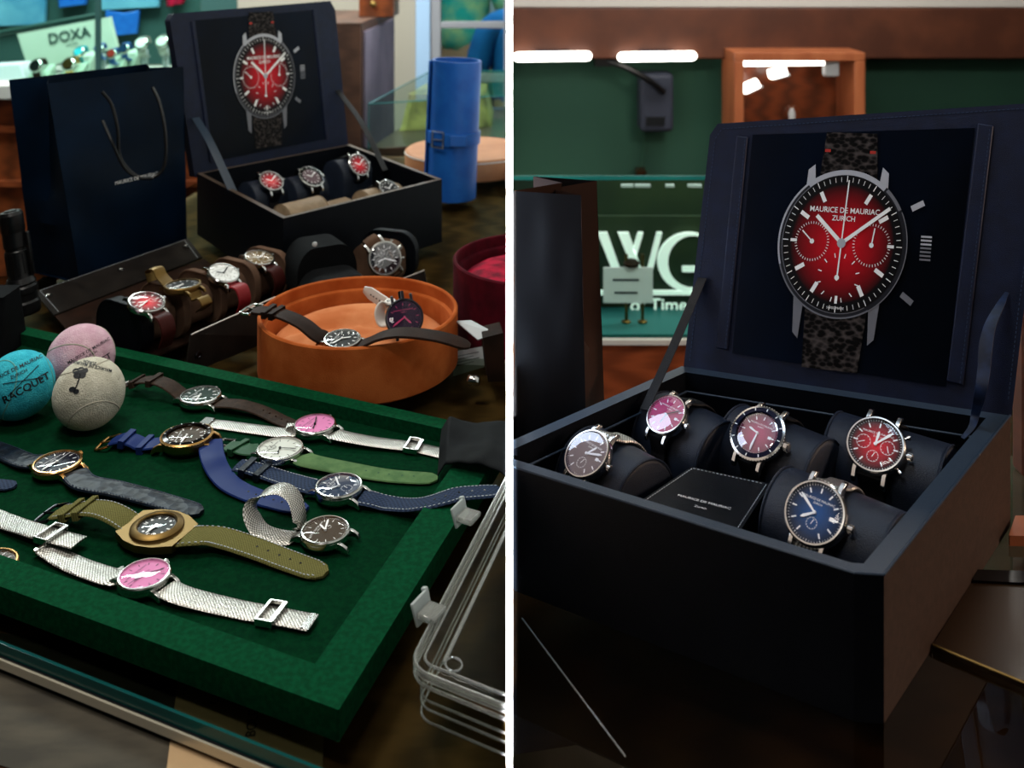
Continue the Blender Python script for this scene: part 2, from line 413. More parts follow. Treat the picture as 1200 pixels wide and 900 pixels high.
def watch(label, c, n, d12, R, metal='steel', dial='charcoal_dial', ink='lume', idx='bar', subs=(), date=False,
          hm=(10, 9), sec=None, hand=None, bezel=None, bez_k=None, crown='crown', pushers=False, th=1.0, glass='crystal', rad=.86,
          minute=True, text=True, lugs=True, loc=None, group=None, tonneau=False, lugw=.50, sub_ring=None, cat_='watch', parent=None, thin=False):
    n = Vector(n).normalized(); d12 = Vector(d12); d12 = (d12-n*d12.dot(n)).normalized(); x = d12.cross(n)
    t = .0085*th*(R/.02); zd = t*.80
    base = Vector(c)-n*zd; M = fr(base, x, d12)
    root = thing('wristwatch', label, cat_, base, group)
    W = {'root': root, 'M': M, 'R': R, 't': t, 'metal': metal, 'n': n, 'x': x, 'd': d12, 'base': base}
    b = MB()
    b.lathe([(0, 0), (R*.82, 0), (R*.9, t*.06), (R, t*.32), (R, t*.74), (R*.97, t*.80), (R*.92, t*.78), (0, t*.76)], metal, M, 56)
    if tonneau:
        a = R*1.02
        pl = [(-a*.72, a*1.28), (a*.72, a*1.28), (a*1.05, a*.62), (a*1.16, 0), (a*1.05, -a*.62), (a*.72, -a*1.28), (-a*.72, -a*1.28), (-a*1.05, -a*.62), (-a*1.16, 0), (-a*1.05, a*.62)]
        b.prism(pl, t*.18, t*.72, metal, M)
    elif lugs:
        for sx in (-1, 1):
            for sy in (-1, 1):
                pr = [(R*.72, t*.70), (R*.98, t*.66), (R*1.22, t*.42), (R*1.32, t*.02), (R*1.24, -t*.08), (R*1.10, t*.10), (R*.72, t*.14)]
                Q = M @ Matrix(((0, 0, 1, sx*R*lugw), (sy, 0, 0, 0), (0, 1, 0, 0), (0, 0, 0, 1)))
                vs = [(p, q, dz) for dz in (-R*.075, R*.075) for p, q in pr]; m_ = len(pr)
                b.add(vs, [(i, (i+1) % m_, m_+(i+1) % m_, m_+i) for i in range(m_)]+[tuple(range(m_)), tuple(range(m_, 2*m_))], metal, Q)
    b.build('case', root, bevel=R*.02, ang=.5)
    b = MB()
    if bezel == 'diver':
        b.lathe([(R*1.0, t*.72), (R*1.03, t*.76), (R*1.03, t*.92), (R*.98, t*.97), (R*.96, t*.99)], metal, M, 60, cap=False)
        b.lathe([(R*.96, t*.985), (R*.80, t*1.06), (R*.78, t*1.0)], bez_k or 'black_enamel', M, 56, cap=False)
        for i in range(12): rbox(b, i*30, R*.84, R*.03, R*.10, ink, M, t*1.02, .0002)
        for i in range(60): b.box((R*1.035, 0, t*.84), (R*.03, R*.05, t*.14), metal, M @ RZ(R_(i*6)))
        rd = R*.78
    elif bezel == 'wide':
        b.lathe([(R*.98, t*.70), (R*.98, t*.88), (R*.92, t*.96), (R*.74, t*1.04), (R*.70, t*.98), (R*.70, t*.8)], metal, M, 56, cap=False); rd = R*.70
    else:
        b.lathe([(R*1.0, t*.74), (R*.99, t*.88), (R*.95, t*.97), (R*.90, t*.98), (R*.885, t*.80)], metal, M, 56, cap=False); rd = R*.89
    b.build('bezel', root, ang=.5)
    b = MB(); D = M @ T(0, 0, zd)
    dialface(b, D, rd, dial, ink, idx, subs, date, text, minute, sub_ring=sub_ring); b.build('dial', root, smooth=False)
    b = MB(); hands(b, D, rd, hm, sec, hand or ink, thin=thin); b.build('hands', root, smooth=False)
    b = MB(); b.lathe([(rd, t*.97), (rd*.9, t*1.05), (rd*.5, t*1.10), (0, t*1.115)], glass, M, 48, cap=False); b.build('crystal', root, ang=1.5)
    if crown:
        b = MB(); Q = M @ T(R*.98, 0, t*.45) @ RY(R_(90)); cr = R*.12*(1.3 if bezel == 'diver' else 1)
        b.lathe([(cr*.5, 0), (cr*.5, R*.06), (cr, R*.07), (cr, R*.22), (cr*.8, R*.25), (0, R*.255)], metal, Q, 16)
        for i in range(12): b.box((cr, 0, R*.145), (cr*.18, cr*.25, R*.13), metal, Q @ RZ(R_(i*30)))
        b.build('crown', root)
    if pushers:
        for a in (33, -33):
            b = MB(); Q = M @ RZ(R_(a)) @ T(R*.97, 0, t*.45) @ RY(R_(90))
            b.lathe([(R*.045, 0), (R*.045, R*.10), (R*.085, R*.11), (R*.085, R*.21), (0, R*.215)], metal, Q, 14); b.build('pusher', root)
    return W
def lugpt(W, s, r=1.12, z=.35): return W['M'] @ Vector((0, s*W['R']*r, W['t']*z))
def strap(W, pts, w, k, t=.0022, side=None, stitch=None, holes=None, name='strap', smooth=7, clip=None, off=.0, taper=True, keepers=(), kk=None, tip=True, hole_k='black_enamel'):
    """pts: world points starting at the case; w: width at the lug"""
    root = W['root']; pp = cat(pts, smooth)
    ww = w if isinstance(w, list) else ([(0, w), (.9, w*.86), (.96, w*.74), (1, w*.3)] if tip else [(0, w), (1, w*.86)])
    b = MB(); b.ribbon(pp, ww, t, k, side); f = b.fr
    ob = b.build(name, root, clip=clip, ang=.8)
    if stitch:
        b = MB(); st = .0030; tot = f[-1][6]
        for sg in (-1, 1):
            d = .003
            while d < tot*.97:
                i = min(range(len(f)), key=lambda q: abs(f[q][6]-d)); p, tt, sd, nm, w_, u, l = f[i]
                j = min(i+1, len(f)-1) if l < d else max(i-1, 0)
                p = p+tt*(d-l); Q = fr(p+sd*(sg*(w_/2-.0017))+nm*(t*.56), sd, tt)
                b.box((0, 0, 0), (.0005, st*.6, .0003), stitch, Q); d += st
        if b.v: b.build('stitching', ob, smooth=False, clip=clip)
    if holes:
        b = MB()
        for u in holes:
            i = min(range(len(f)), key=lambda q: abs(f[q][5]-u)); p, tt, sd, nm, w_, _, _ = f[i]
            Q = fr(p+nm*(t*.66), sd, tt); disc(b, .0009, .0001, hole_k, Q, 10)
        b.build('strap_hole', ob, smooth=False)
    for u in keepers:
        i = min(range(len(f)), key=lambda q: abs(f[q][5]-u)); p, tt, sd, nm, w_, _, _ = f[i]
        b = MB(); Q = fr(p, sd, tt); a, h, e = w_/2+.0012, t/2+.0014, .0012
        for sx in (-1, 1): b.box((sx*a, 0, 0), (e, .0055, 2*h), kk or k, Q)
        for sz in (-1, 1): b.box((0, 0, sz*h), (2*a+e, .0055, e), kk or k, Q)
        b.build('strap_keeper', root, bevel=.0003, clip=clip)
    return f, ob
def buckle(W, f, k='steel', w=None, tilt=0, name='buckle'):
    p, tt, sd, nm, w_, _, _ = f[-1]; w_ = w or w_
    Q = fr(p, sd, tt) @ RX(tilt); a = w_/2+.0022; l = .011; b = MB()
    b.tube([Q @ Vector(v) for v in cat([(-a, -.002, 0), (-a, l*.7, 0), (-a*.8, l, .0006), (a*.8, l, .0006), (a, l*.7, 0), (a, -.002, 0)], 4)], .0013, k, 8)
    b.tube([Q @ Vector((-a, -.001, 0)), Q @ Vector((a, -.001, 0))], .001, k, 8)
    b.tube([Q @ Vector((0, -.001, 0)), Q @ Vector((0, l+.001, .0015))], .0009, k, 8)
    return b.build(name, W['root'])
def clasp(W, p, tt, sd, nm, w, k='steel'):
    Q = fr(p+nm*.0012, sd, tt); b = MB(); a = w/2+.0015
    for sx in (-1, 1): b.box((sx*a, 0, 0), (.0014, .013, .0045), k, Q)
    b.box((0, .0055, .0016), (2*a, .0035, .0014), k, Q); b.box((0, -.0055, .0008), (2*a, .0022, .003), k, Q)
    b.box((0, -.001, -.0012), (2*a, .008, .0008), 'gunmetal', Q)
    return b.build('clasp', W['root'], bevel=.0003)

# ------------------------------------------------------------------ structure
def planebox(name, c, d, k, bevel=0):
    return struct(MB().box(c, d, k).build(name, smooth=False, bevel=bevel))
planebox('floor', (0, 2.9, -.05), (9, 7.4, .1), 'dark_floor')
xd = PY(487, 0, 4.30).x
planebox('wall_back', ((-4.58+xd)/2, 4.35, 1.4), (4.58+xd, .1, 2.8), 'cream_wall')
planebox('wall_outside', (0, 6.3, 1.4), (6, .1, 2.8), 'outside_wall')
planebox('wall_green', (2.28, 3.33, 1.4), (4.56, .1, 2.8), 'green_wall')
planebox('wall_left', (-4.5, 2.2, 1.4), (.1, 6.2, 2.8), 'cream_wall')
planebox('ceiling', (0, 2.9, 2.85), (9, 7.4, .1), 'cream_wall')
# partition between the two booths, seen edge on
b = MB(); b.hull([(-.0026, .5, 0), (-.00005, .5, 0), (-.00005, 3.38, 0), (-.0026, 3.38, 0)], [(-.0026, .5, 2.8), (-.00005, .5, 2.8), (-.00005, 3.38, 2.8), (-.0026, 3.38, 2.8)], 'white_paint')
struct(b.build('wall_middle', smooth=False))

TZ = .95
# ------------------------------------------------------------------ left counter
def ring2(pts, z): return [(p.x, p.y, z) for p in pts]
A = P(-160, 686, TZ); Bp = P(594, 984, TZ)
dirf = (Bp-A).normalized(); Bp = A+dirf*((LC[0]-A.x)/dirf.x)
bk = [P(592, 178, TZ), P(400, 172, TZ), P(228, 215, TZ), P(60, 318, TZ), P(-160, 340, TZ)]
bk[0].x = LC[0]
top = [A, Bp]+bk
cnt = thing('display_counter', 'glass-topped shop counter carrying the green tray, the orange drum and the open black box', 'counter', (A.x+.3, A.y+.4, 0))
MB().hull(ring2(top, TZ-.006), ring2(top, TZ), 'glass_top').build('glass_top', cnt, smooth=False)
nf = Vector((dirf.y, -dirf.x, 0))
b = MB(); b.hull([(*(A+nf*.0002).xy, TZ-.0075), (*(Bp+nf*.0002).xy, TZ-.0075), (*(Bp+nf*.0025).xy, TZ-.0075), (*(A+nf*.0025).xy, TZ-.0075)],
       [(*(A+nf*.0002).xy, TZ-.0004), (*(Bp+nf*.0002).xy, TZ-.0004), (*(Bp+nf*.0022).xy, TZ-.0004), (*(A+nf*.0022).xy, TZ-.0004)], 'glass_edge'); b.build('glass_edge', cnt, smooth=False)
b = MB(); b.hull([(*(A-nf*.006).xy, TZ-.0165), (*(Bp-nf*.006).xy, TZ-.0165), (*(Bp+nf*.004).xy, TZ-.0165), (*(A+nf*.004).xy, TZ-.0165)],
       [(*(A-nf*.006).xy, TZ-.0078), (*(Bp-nf*.006).xy, TZ-.0078), (*(Bp+nf*.004).xy, TZ-.0078), (*(A+nf*.004).xy, TZ-.0078)], 'black_panel')
b.build('rail', cnt, bevel=.001)
b = MB(); b.hull([(*(A+nf*.0035).xy, TZ-.0125), (*(Bp+nf*.0035).xy, TZ-.0125), (*(Bp+nf*.0062).xy, TZ-.0125), (*(A+nf*.0062).xy, TZ-.0125)],
       [(*(A+nf*.0035).xy, TZ-.0078), (*(Bp+nf*.0035).xy, TZ-.0078), (*(Bp+nf*.0055).xy, TZ-.0078), (*(A+nf*.0055).xy, TZ-.0078)], 'chrome')
b.build('chrome_strip', cnt, bevel=.0008)
SZ = .932
lo = [A+nf*.20, Bp+nf*.20]+bk; lo[1].x = LC[0]
b = MB(); b.hull(ring2(lo, SZ-.02), ring2(lo, SZ), 'counter_wood'); b.build('shelf', cnt, smooth=False)
lo2 = [A+nf*.17, Bp+nf*.17]+bk; lo2[1].x = LC[0]
b = MB(); b.hull(ring2(lo2, 0), ring2(lo2, SZ-.0205), 'front_wood'); b.build('base_cabinet', cnt, smooth=False)
for i in (0, 3, 5):
    q = (bk[i-2] if i > 1 else bk[0])
for q in (bk[0], bk[1], bk[3], bk[4]):
    c0 = Vector((min(q.x, LC[0]-.012)+.0, q.y-.012, 0)); b = MB(); b.box((c0.x+(.012 if q is bk[4] else 0), c0.y, (SZ+TZ-.006)/2), (.018, .018, TZ-.0062-SZ), 'black_panel'); b.build('corner_post', cnt, smooth=False)
# papers on the shelf under the glass
b = MB(); q = [P(-100, 730, SZ+.001), P(215, 770, SZ+.001), P(196, 960, SZ+.001), P(-150, 850, SZ+.001)]
b.hull(q, [p+Vector((0, 0, .0006)) for p in q], 'mottled_paper'); tag(b.build('felt_sheet', smooth=False), 'mottled grey-brown sheet on the shelf below the glass edge, at the lower left', 'sheet')
b = MB(); q = [P(212, 770, SZ+.002), P(380, 850, SZ+.002), P(376, 960, SZ+.002), P(188, 960, SZ+.002)]
b.hull(q, [p+Vector((0, 0, .0006)) for p in q], 'beige_paper')
ax = (q[2]-q[1]).normalized()
def papertext(b, s, px, py, size, k):
    o = P(px, py, SZ+.0032); y = (q[0]-q[1]); b.text(s, size, k, fr(o, -ax, Vector((-ax.y, ax.x, 0))*-1))
papertext(b, 'BOLD', 296, 846, .0085, 'print_ink'); papertext(b, 'CO', 253, 816, .0085, 'print_ink')
tag(b.build('beige_leaflet', smooth=False), 'beige printed leaflet lying under the glass below the front of the green tray', 'leaflet')

# ------------------------------------------------------------------ green tray
RT, FZ = .9687, .9562
FR = P(397, 832, RT); BR = P(598, 508, RT); BL = P(135, 406, RT); FLq = P(0, 687, RT)
fd = (FLq-FR).normalized(); bd = (BL-BR).normalized()
FL = FR+fd*.62; BLx = BR+bd*.62
def inset(poly, ds):
    n = len(poly); out = []
    cx = sum((p for p in poly), Vector())/n; lines = []
    for i in range(n):
        a, c = poly[i], poly[(i+1) % n]; d = (c-a).normalized(); m = Vector((-d.y, d.x, 0))
        if (cx-a).dot(m) < 0: m = -m
        lines.append((a+m*ds[i], d))
    for i in range(n):
        (p, d), (q_, e) = lines[i-1], lines[i]; t = ((q_-p).x*e.y-(q_-p).y*e.x)/(d.x*e.y-d.y*e.x); out.append(p+d*t)
    return out
outer = [FL, FR, BR, BLx]; inner = inset(outer, [.0245, .030, .017, .02])
tray = thing('display_tray', 'shallow green suede tray holding loose watches and tennis balls', 'tray', (FR+BLx)/2-Vector((0, 0, RT-TZ)))
b = MB()
for i in range(4):
    a, c, d, e = outer[i], outer[(i+1) % 4], inner[(i+1) % 4], inner[i]; s = [a, c, d, e]
    b.hull([(p.x, p.y, TZ+.0005) for p in s], [(p.x, p.y, RT) for p in s], 'green_suede')
b.build('rim', tray, smooth=False, bevel=.0022, seg=3, clip=LC)
o2 = inset(outer, [.004]*4)
MB().hull([(p.x, p.y, TZ+.0003) for p in o2], [(p.x, p.y, FZ) for p in o2], 'green_felt').build('lining', tray, smooth=False, clip=LC)

# ------------------------------------------------------------------ tennis balls
def ball(label, k, px, py, dia, spin, texts, seamk, zc=None):
    Y = F*.067/dia; c = PY(px, py, Y); r = .0335; c.z = zc or FZ+r+.0002
    Y = F*(CZ-c.z)/(py-H0); c = Vector(((px-600)/F*Y, Y, c.z)); r = dia*Y/F/2
    if zc is None: c.z = FZ+r+.0002; Y = F*(CZ-c.z)/(py-H0); c = Vector(((px-600)/F*Y, Y, c.z))
    b = MB(); bm = bmesh.new(); bmesh.ops.create_icosphere(bm, subdivisions=5, radius=r)
    for v in bm.verts: v.co *= 1+.006*noise.noise(v.co*260)+.004*noise.noise(v.co*900)
    root = thing('tennis_ball', label, 'tennis ball', c-Vector((0, 0, r)))
    b.add([v.co+c for v in bm.verts], [[v.index for v in f.verts] for f in bm.faces], k); bm.free()
    b.build('felt_cover', root, ang=3)
    E_ = Matrix.Rotation(spin[0], 3, 'X') @ Matrix.Rotation(spin[1], 3, 'Y') @ Matrix.Rotation(spin[2], 3, 'Z')
    pts = []
    for i in range(90):
        t = 2*math.pi*i/90; v = Vector((.75*math.cos(t)+.25*math.cos(3*t), .75*math.sin(t)-.25*math.sin(3*t), .866*math.sin(2*t)))
        pts.append(c+(E_ @ v.normalized())*(r*.995))
    b = MB(); b.tube(pts, r*.022, seamk, 8, closed=True); b.build('seam', root)
    view = (Vector((0, 0, CZ))-c).normalized(); rt = Vector((0, 0, 1)).cross(view).normalized(); up = view.cross(rt)
    b = MB()
    for s, ox, oy, sz, rot, bold in texts:
        def fn(x, y, ox=ox, oy=oy, rot=rot):
            X, Y_ = x*math.cos(rot)-y*math.sin(rot)+ox*r, x*math.sin(rot)+y*math.cos(rot)+oy*r
            q2 = (X*X+Y_*Y_)/(r*r); q2 = min(q2, .98); return c+(rt*X+up*Y_+view*r*math.sqrt(1-q2))*1.018
        if callable(s): s(b, fn, r)
        else: b.text(s, sz*r, 'print_ink', fn=fn, bold=bold+.008)
    b.build('lettering', root, smooth=False)
def racket(b, fn, r):
    for a in (1, -1):
        pts = [fn(r*.5*t, a*r*.19*t) for t in (-1, -.5, 0, .5, 1)]; b.tube(pts, r*.012, 'print_ink', 5)
def flower(b, fn, r):
    for cx, cy, s in ((-.05, .12, .10), (.08, .13, .11), (-.10, .24, .09), (.03, .26, .10), (.15, .24, .08), (-.13, -.24, .09), (-.02, -.30, .08)):
        b.add([fn(r*(cx+s*math.cos(t)), r*(cy+s*.8*math.sin(t))) for t in [i*math.pi/5 for i in range(10)]], [tuple(range(10))], 'print_ink')
    b.tube([fn(r*x, r*y) for x, y in ((-.07, -.28), (-.02, -.12), (.02, .05), (.03, .15))], r*.018, 'print_ink', 5)
ball('white tennis ball with a black flower print, in front of the pink ball', 'ball_white', 104.5, 461, 80, (.9, .3, 1.2),
     [(flower, -.28, .40, 0, -.12, 0), (NAME1, 0.05, .73, .115, 2.75, .01), (NAME2, 0.02, .83, .10, 2.75, .01)], 'seam_rubber')
ball('turquoise tennis ball with black lettering, partly past the left frame edge', 'ball_blue', 23, 451, 77, (.2, .5, .1),
     [(NAME1, -.12, .46, .15, .33, .005), (NAME2, -.02, .30, .13, .33, .005), (racket, .1, .10, 0, .35, 0), ('RACQUET', .18, -.12, .29, .38, .01)], 'seam_blue')
ball('pink tennis ball at the back corner of the green tray', 'ball_pink', 95, 419, 75, (.5, 1.2, .3),
     [(NAME1, .22, .16, .125, .42, .0), (NAME2, .28, .04, .10, .42, .0), ('RACQUET', .34, -.30, .24, .45, .0)], 'seam_rubber')

# ------------------------------------------------------------------ watches on the tray
UP = Vector((0, 0, 1))
def hz(px, py, h): return P(px, py, FZ+h)
def traywatch(label, px, py, l, r, dpx, th=1, **kw):
    """l, r: image points left and right of the case along the strap; 12 o'clock points to l"""
    t = .0085*th; z = FZ+.0022+t*.8
    c = P(px, py, z); d = P(*l, z)-P(*r, z); d.z = 0
    R = dpx/F*c.y/2
    kk = dict(th=th*.02/R*1.0); kk.update(kw)
    W = watch(label, c, kw.pop('nrm', UP) if 'nrm' in kw else UP, d, R, **{k_: v for k_, v in kk.items() if k_ != 'nrm'})
    return W
def path(W, s, pts, z=.35, r=1.05):
    return [lugpt(W, s, r, z)]+[hz(*p) for p in pts]
def arch(W, s, end, hs, z=.35, r=1.05, bend=0):
    a = lugpt(W, s, r, z); e = hz(*end); n = len(hs)+1; out = [a]; d = (e-a); d.z = 0; pn = Vector((-d.y, d.x, 0))
    for i, h in enumerate(hs): u = (i+1)/n; p = a.lerp(e, u)+pn*(bend*math.sin(math.pi*u)); p.z = FZ+h; out.append(p)
    return out+[e]
W = traywatch('steel watch, dark green dial, on a brown strap, at the back rim of the tray', 235, 463.5, (206, 460), (268, 473), 48, dial='green_dial', idx='bar', hm=(9, 42), sec=None)
f, _ = strap(W, arch(W, 1, (152, 450, .008), [.013, .016, .014]), .019, 'brown_strap', keepers=(.55, .85), tip=False); buckle(W, f)
strap(W, path(W, -1, [(280, 474, .008), (305, 481, .005), (330, 493, .002), (352, 502, .002)]), .019, 'brown_strap', holes=[.5, .58, .66, .74, .82])
W = traywatch('pink-dialled steel watch on a mesh band, lying second from the back of the tray', 369, 497.5, (342, 496), (398, 510), 50, dial='pink_dial', ink='print_ink', idx='thin', hm=(8, 10), thin=True, sec=265, minute=False)
strap(W, path(W, 1, [(340, 507, .003), (300, 503, .002), (270, 499, .002), (236, 495, .002)]), .0175, 'mesh_band', t=.0014, tip=False)
f, _ = strap(W, path(W, -1, [(402, 511, .006), (440, 518, .004), (480, 523, .003), (505, 528, .002), (538, 536, .002)]), .0175, 'mesh_band', t=.0014, tip=False)
i = len(f)*62//100; p, tt, sd, nm, w_, _, _ = f[i]; clasp(W, p, tt, sd, nm, w_)
b = MB(); Q = P(241, 495.5, FZ+.003); b.box((0, 0, .0006), (.010, .0175, .001), 'steel', fr(Q, P(300, 503, FZ)-P(236, 495, FZ), UP.cross(P(300, 503, FZ)-P(236, 495, FZ)))); b.build('end_plate', W['root'], bevel=.0004)
W = traywatch('bronze diving watch with a brown dial on a blue rubber strap', 219, 511, (186, 520), (248, 519), 57, th=1.35, metal='bronze', dial='brown_dial', bezel='diver', bez_k='black_enamel', idx='bar', hm=(9, 46))
f, _ = strap(W, arch(W, 1, (132, 517, .004), [.004, .003, .006, .007], r=1.0), .021, 'blue_rubber', t=.003, keepers=(.35, .72), tip=False); buckle(W, f, 'gold')
strap(W, path(W, -1, [(249, 535, .009), (257, 553, .005), (272, 569, .003), (300, 582, .002), (335, 592, .002), (360, 597, .002)], r=.95), .021, 'blue_rubber', t=.0028, holes=[.62, .68, .74, .8, .86])
W = traywatch('silver-dialled watch on a pale green strap', 328, 526, (300, 526), (358, 536), 55, dial='cream_dial', ink='print_ink', idx='thin', hm=(8, 28), thin=True, subs=[(0, .45, .22, 0, 0), (-.4, 0, .18, 0, 0)], crown=None)
f, _ = strap(W, path(W, 1, [(290, 527, .006), (278, 524, .005), (266, 523, .004)]), .020, 'dark_green_strap', keepers=(.6,), tip=False); buckle(W, f)
strap(W, path(W, -1, [(362, 540, .006), (400, 548, .003), (450, 557, .002), (485, 560, .002), (513, 561, .002)]), .021, 'green_strap', holes=[.52, .6, .68, .76, .84], hole_k='dark_green_strap')
W = traywatch('blue-dialled chronograph on a dark blue white-stitched strap that hangs over the tray rim', 397, 570, (366, 563), (432, 578), 56, dial='blue_dial', idx='bar', subs=[(0, -.42, .26, 180, 1), (0, .42, .2, 0, 0)], hm=(10, 8), glass='coated_crystal', th=1.15)
f, _ = strap(W, path(W, 1, [(362, 569, .006), (330, 560, .003), (300, 550, .005), (278, 545, .006)]), .021, 'slate_strap', stitch='white_stitch', keepers=(.72, .88), kk='navy_croc', tip=False)
strap(W, path(W, -1, [(435, 585, .005), (455, 590, .003), (480, 592, .0065), (502, 589, .0115), (520, 584, .0150), (538, 579, .0165), (560, 577, .0165), (589, 575, .0160)]), .021, 'slate_strap', stitch='white_stitch', holes=[.55, .63, .71, .79, .87], clip=LC)
W = traywatch('gold-cased watch with a dark dial and crocodile-pattern strap, near the left frame edge', 67, 542, (36, 534), (98, 556), 55, metal='gold', dial='navy_dial', idx='bar', hm=(9, 45), sec=80)
strap(W, path(W, 1, [(32, 541, .004), (5, 530, .002), (-20, 521, .002), (-50, 512, .002)]), .021, 'navy_croc', t=.003, stitch='blue_stitch', tip=False)
strap(W, path(W, -1, [(100, 566, .006), (135, 573, .005), (170, 582, .004), (205, 592, .003), (236, 601, .0025)]), .022, 'navy_croc', t=.003, stitch='blue_stitch')
W = traywatch('brass-toned cushion-cased watch with a black dial on an olive canvas strap', 184, 617, (140, 606), (230, 629), 62, metal='brass', dial='charcoal_dial', bezel='wide', idx='dot', hm=(9, 46), tonneau=True, th=1.25, crown=None, text=False)
f, _ = strap(W, arch(W, 1, (66, 601, .006), [.012, .015, .014, .010], r=1.0), .023, 'olive_strap', t=.0026, stitch='white_stitch', keepers=(.62, .80), tip=False); buckle(W, f, 'gunmetal')
strap(W, path(W, -1, [(228, 628, .009), (255, 629, .007), (295, 641, .005), (340, 658, .003), (382, 673, .002)], r=1.0), .024, 'olive_strap', t=.0026, stitch='white_stitch', holes=[.5, .58, .66, .74, .82])
W = traywatch('brown-dialled steel watch whose mesh band stands up in a loop', 381, 622, (352, 628), (412, 640), 58, dial='brown_dial', idx='thin', hm=(1, 12), crown=None, subs=[(.3, 0, .14, 90, 0)])
l0 = lugpt(W, 1, 1.05, .3); by = l0.y
lp = [l0]+[PY(x_, y_, by+dy) for x_, y_, dy in ((343, 641, -.001), (325, 634, .0), (306, 622, .004), (296, 606, .010), (298, 590, .018), (312, 577, .024), (330, 573, .026), (344, 582, .024), (350, 600, .018), (351, 616, .012), (347, 628, .008))]
for p in lp: p.z = max(p.z, FZ+.0012)
strap(W, lp, .0185, 'mesh_band', t=.0014, tip=False, side=(.35, 1, 0), name='mesh_strap')
W = traywatch('pink-dialled steel watch on a mesh band, nearest the front of the tray', 169, 674, (140, 664), (206, 686), 61, dial='pink_dial', ink='print_ink', idx='thin', hm=(9, 22), thin=True, sec=275, minute=False)
f, _ = strap(W, path(W, 1, [(132, 676, .004), (105, 668, .003), (78, 657, .003), (52, 641, .0045)]), .0185, 'mesh_band', t=.0015, tip=False)
p, tt, sd, nm, w_, _, _ = f[-1]; b = MB(); b.box((0, 0, 0), (w_+.001, .003, .004), 'steel', fr(p, sd, tt)); b.build('band_end', W['root'], bevel=.0005)
f, _ = strap(W, path(W, -1, [(212, 697, .005), (245, 706, .003), (285, 715, .002), (330, 723, .003), (366, 730, .003)]), .0185, 'mesh_band', t=.0015, tip=False)
i = len(f)*74//100; p, tt, sd, nm, w_, _, _ = f[i]; clasp(W, p, tt, sd, nm, w_)
p, tt, sd, nm, w_, _, _ = f[-1]; b = MB(); b.box((0, -.002, .0004), (w_*.95, .006, .0012), 'steel', fr(p, sd, tt)); b.build('end_plate', W['root'], bevel=.0004)
# pieces reaching in from past the frame
c = P(-60, 585, FZ+.003)
rt = thing('wristwatch', 'silver mesh watch band with a folding clasp, reaching in from the left frame edge', 'watch', c); W = {'root': rt}
f, _ = strap(W, [P(-60, 580, FZ+.003), P(-25, 598, FZ+.003), P(10, 612, FZ+.0035), P(45, 623, FZ+.0065), P(70, 630, FZ+.0075), P(93, 636, FZ+.0075)], .0185, 'mesh_band', t=.0015, tip=False)
i = len(f)*72//100; p, tt, sd, nm, w_, _, _ = f[i]; clasp(W, p, tt, sd, nm, w_)
c = P(-40, 565, FZ+.002); rt = thing('wristwatch', 'dark pointed strap end at the left frame edge, in front of the gold-cased watch', 'watch', c); W = {'root': rt}
strap(W, [P(-60, 560, FZ+.002), P(-20, 566, FZ+.002), P(18, 570, FZ+.002)], .017, 'slate_strap', t=.0022)
c = P(-5, 663, FZ+.002); W = watch('rose-gold watch edge showing at the left frame edge above the front rim', P(-12, 662, FZ+.009), UP, (-1, .3, 0), .0185, metal='bronze', dial='brown_dial', crown=None, lugs=False)
# ------------------------------------------------------------------ dark cloth over the tray corner
b = MB(); cl = [(515, 489), (524, 484), (536, 490), (548, 486), (562, 487), (580, 492), (600, 498)]
nx, ny = 30, 12; vs = []; 
TL, TRr, BLl, BRr = P(517, 487, RT+.016), P(612, 498, RT+.018), P(512, 528, RT+.013), P(612, 556, RT+.012)
def clothpt(u, v, dz=0):
    p = TL.lerp(TRr, u).lerp(BLl.lerp(BRr, u), v)
    z = 0.003*math.sin(u*7+v*2+2)+.0015*math.sin(v*6+u*4)+.002*noise.noise(Vector((u*6, v*5, 1)))-.004*(v**3)-.014*max(0, .10-u)/.10
    return p+Vector((0, 0, z+dz))
top_, bot = [], []
for j in range(ny+1):
    for i in range(nx+1): top_.append(clothpt(i/nx, j/ny)); bot.append(clothpt(i/nx, j/ny, -.003))
n = nx+1; m_ = len(top_); fs = []
for j in range(ny):
    for i in range(nx): a = j*n+i; fs += [(a, a+1, a+n+1, a+n), (m_+a, m_+a+n, m_+a+n+1, m_+a+1)]
bd_ = [i for i in range(nx)]+[nx+j*n for j in range(ny)]+[ny*n+i for i in range(nx, 0, -1)]+[j*n for j in range(ny, 0, -1)]
for q in range(len(bd_)): a, c = bd_[q], bd_[(q+1) % len(bd_)]; fs.append((a, c, m_+c, m_+a))
b.add(top_+bot, fs, 'glove_cloth')
b2 = b.build('polishing_cloth', clip=LC, sub=1, ang=2); tag(b2, 'dark grey cloth laid over the right end of the tray rim', 'cloth')

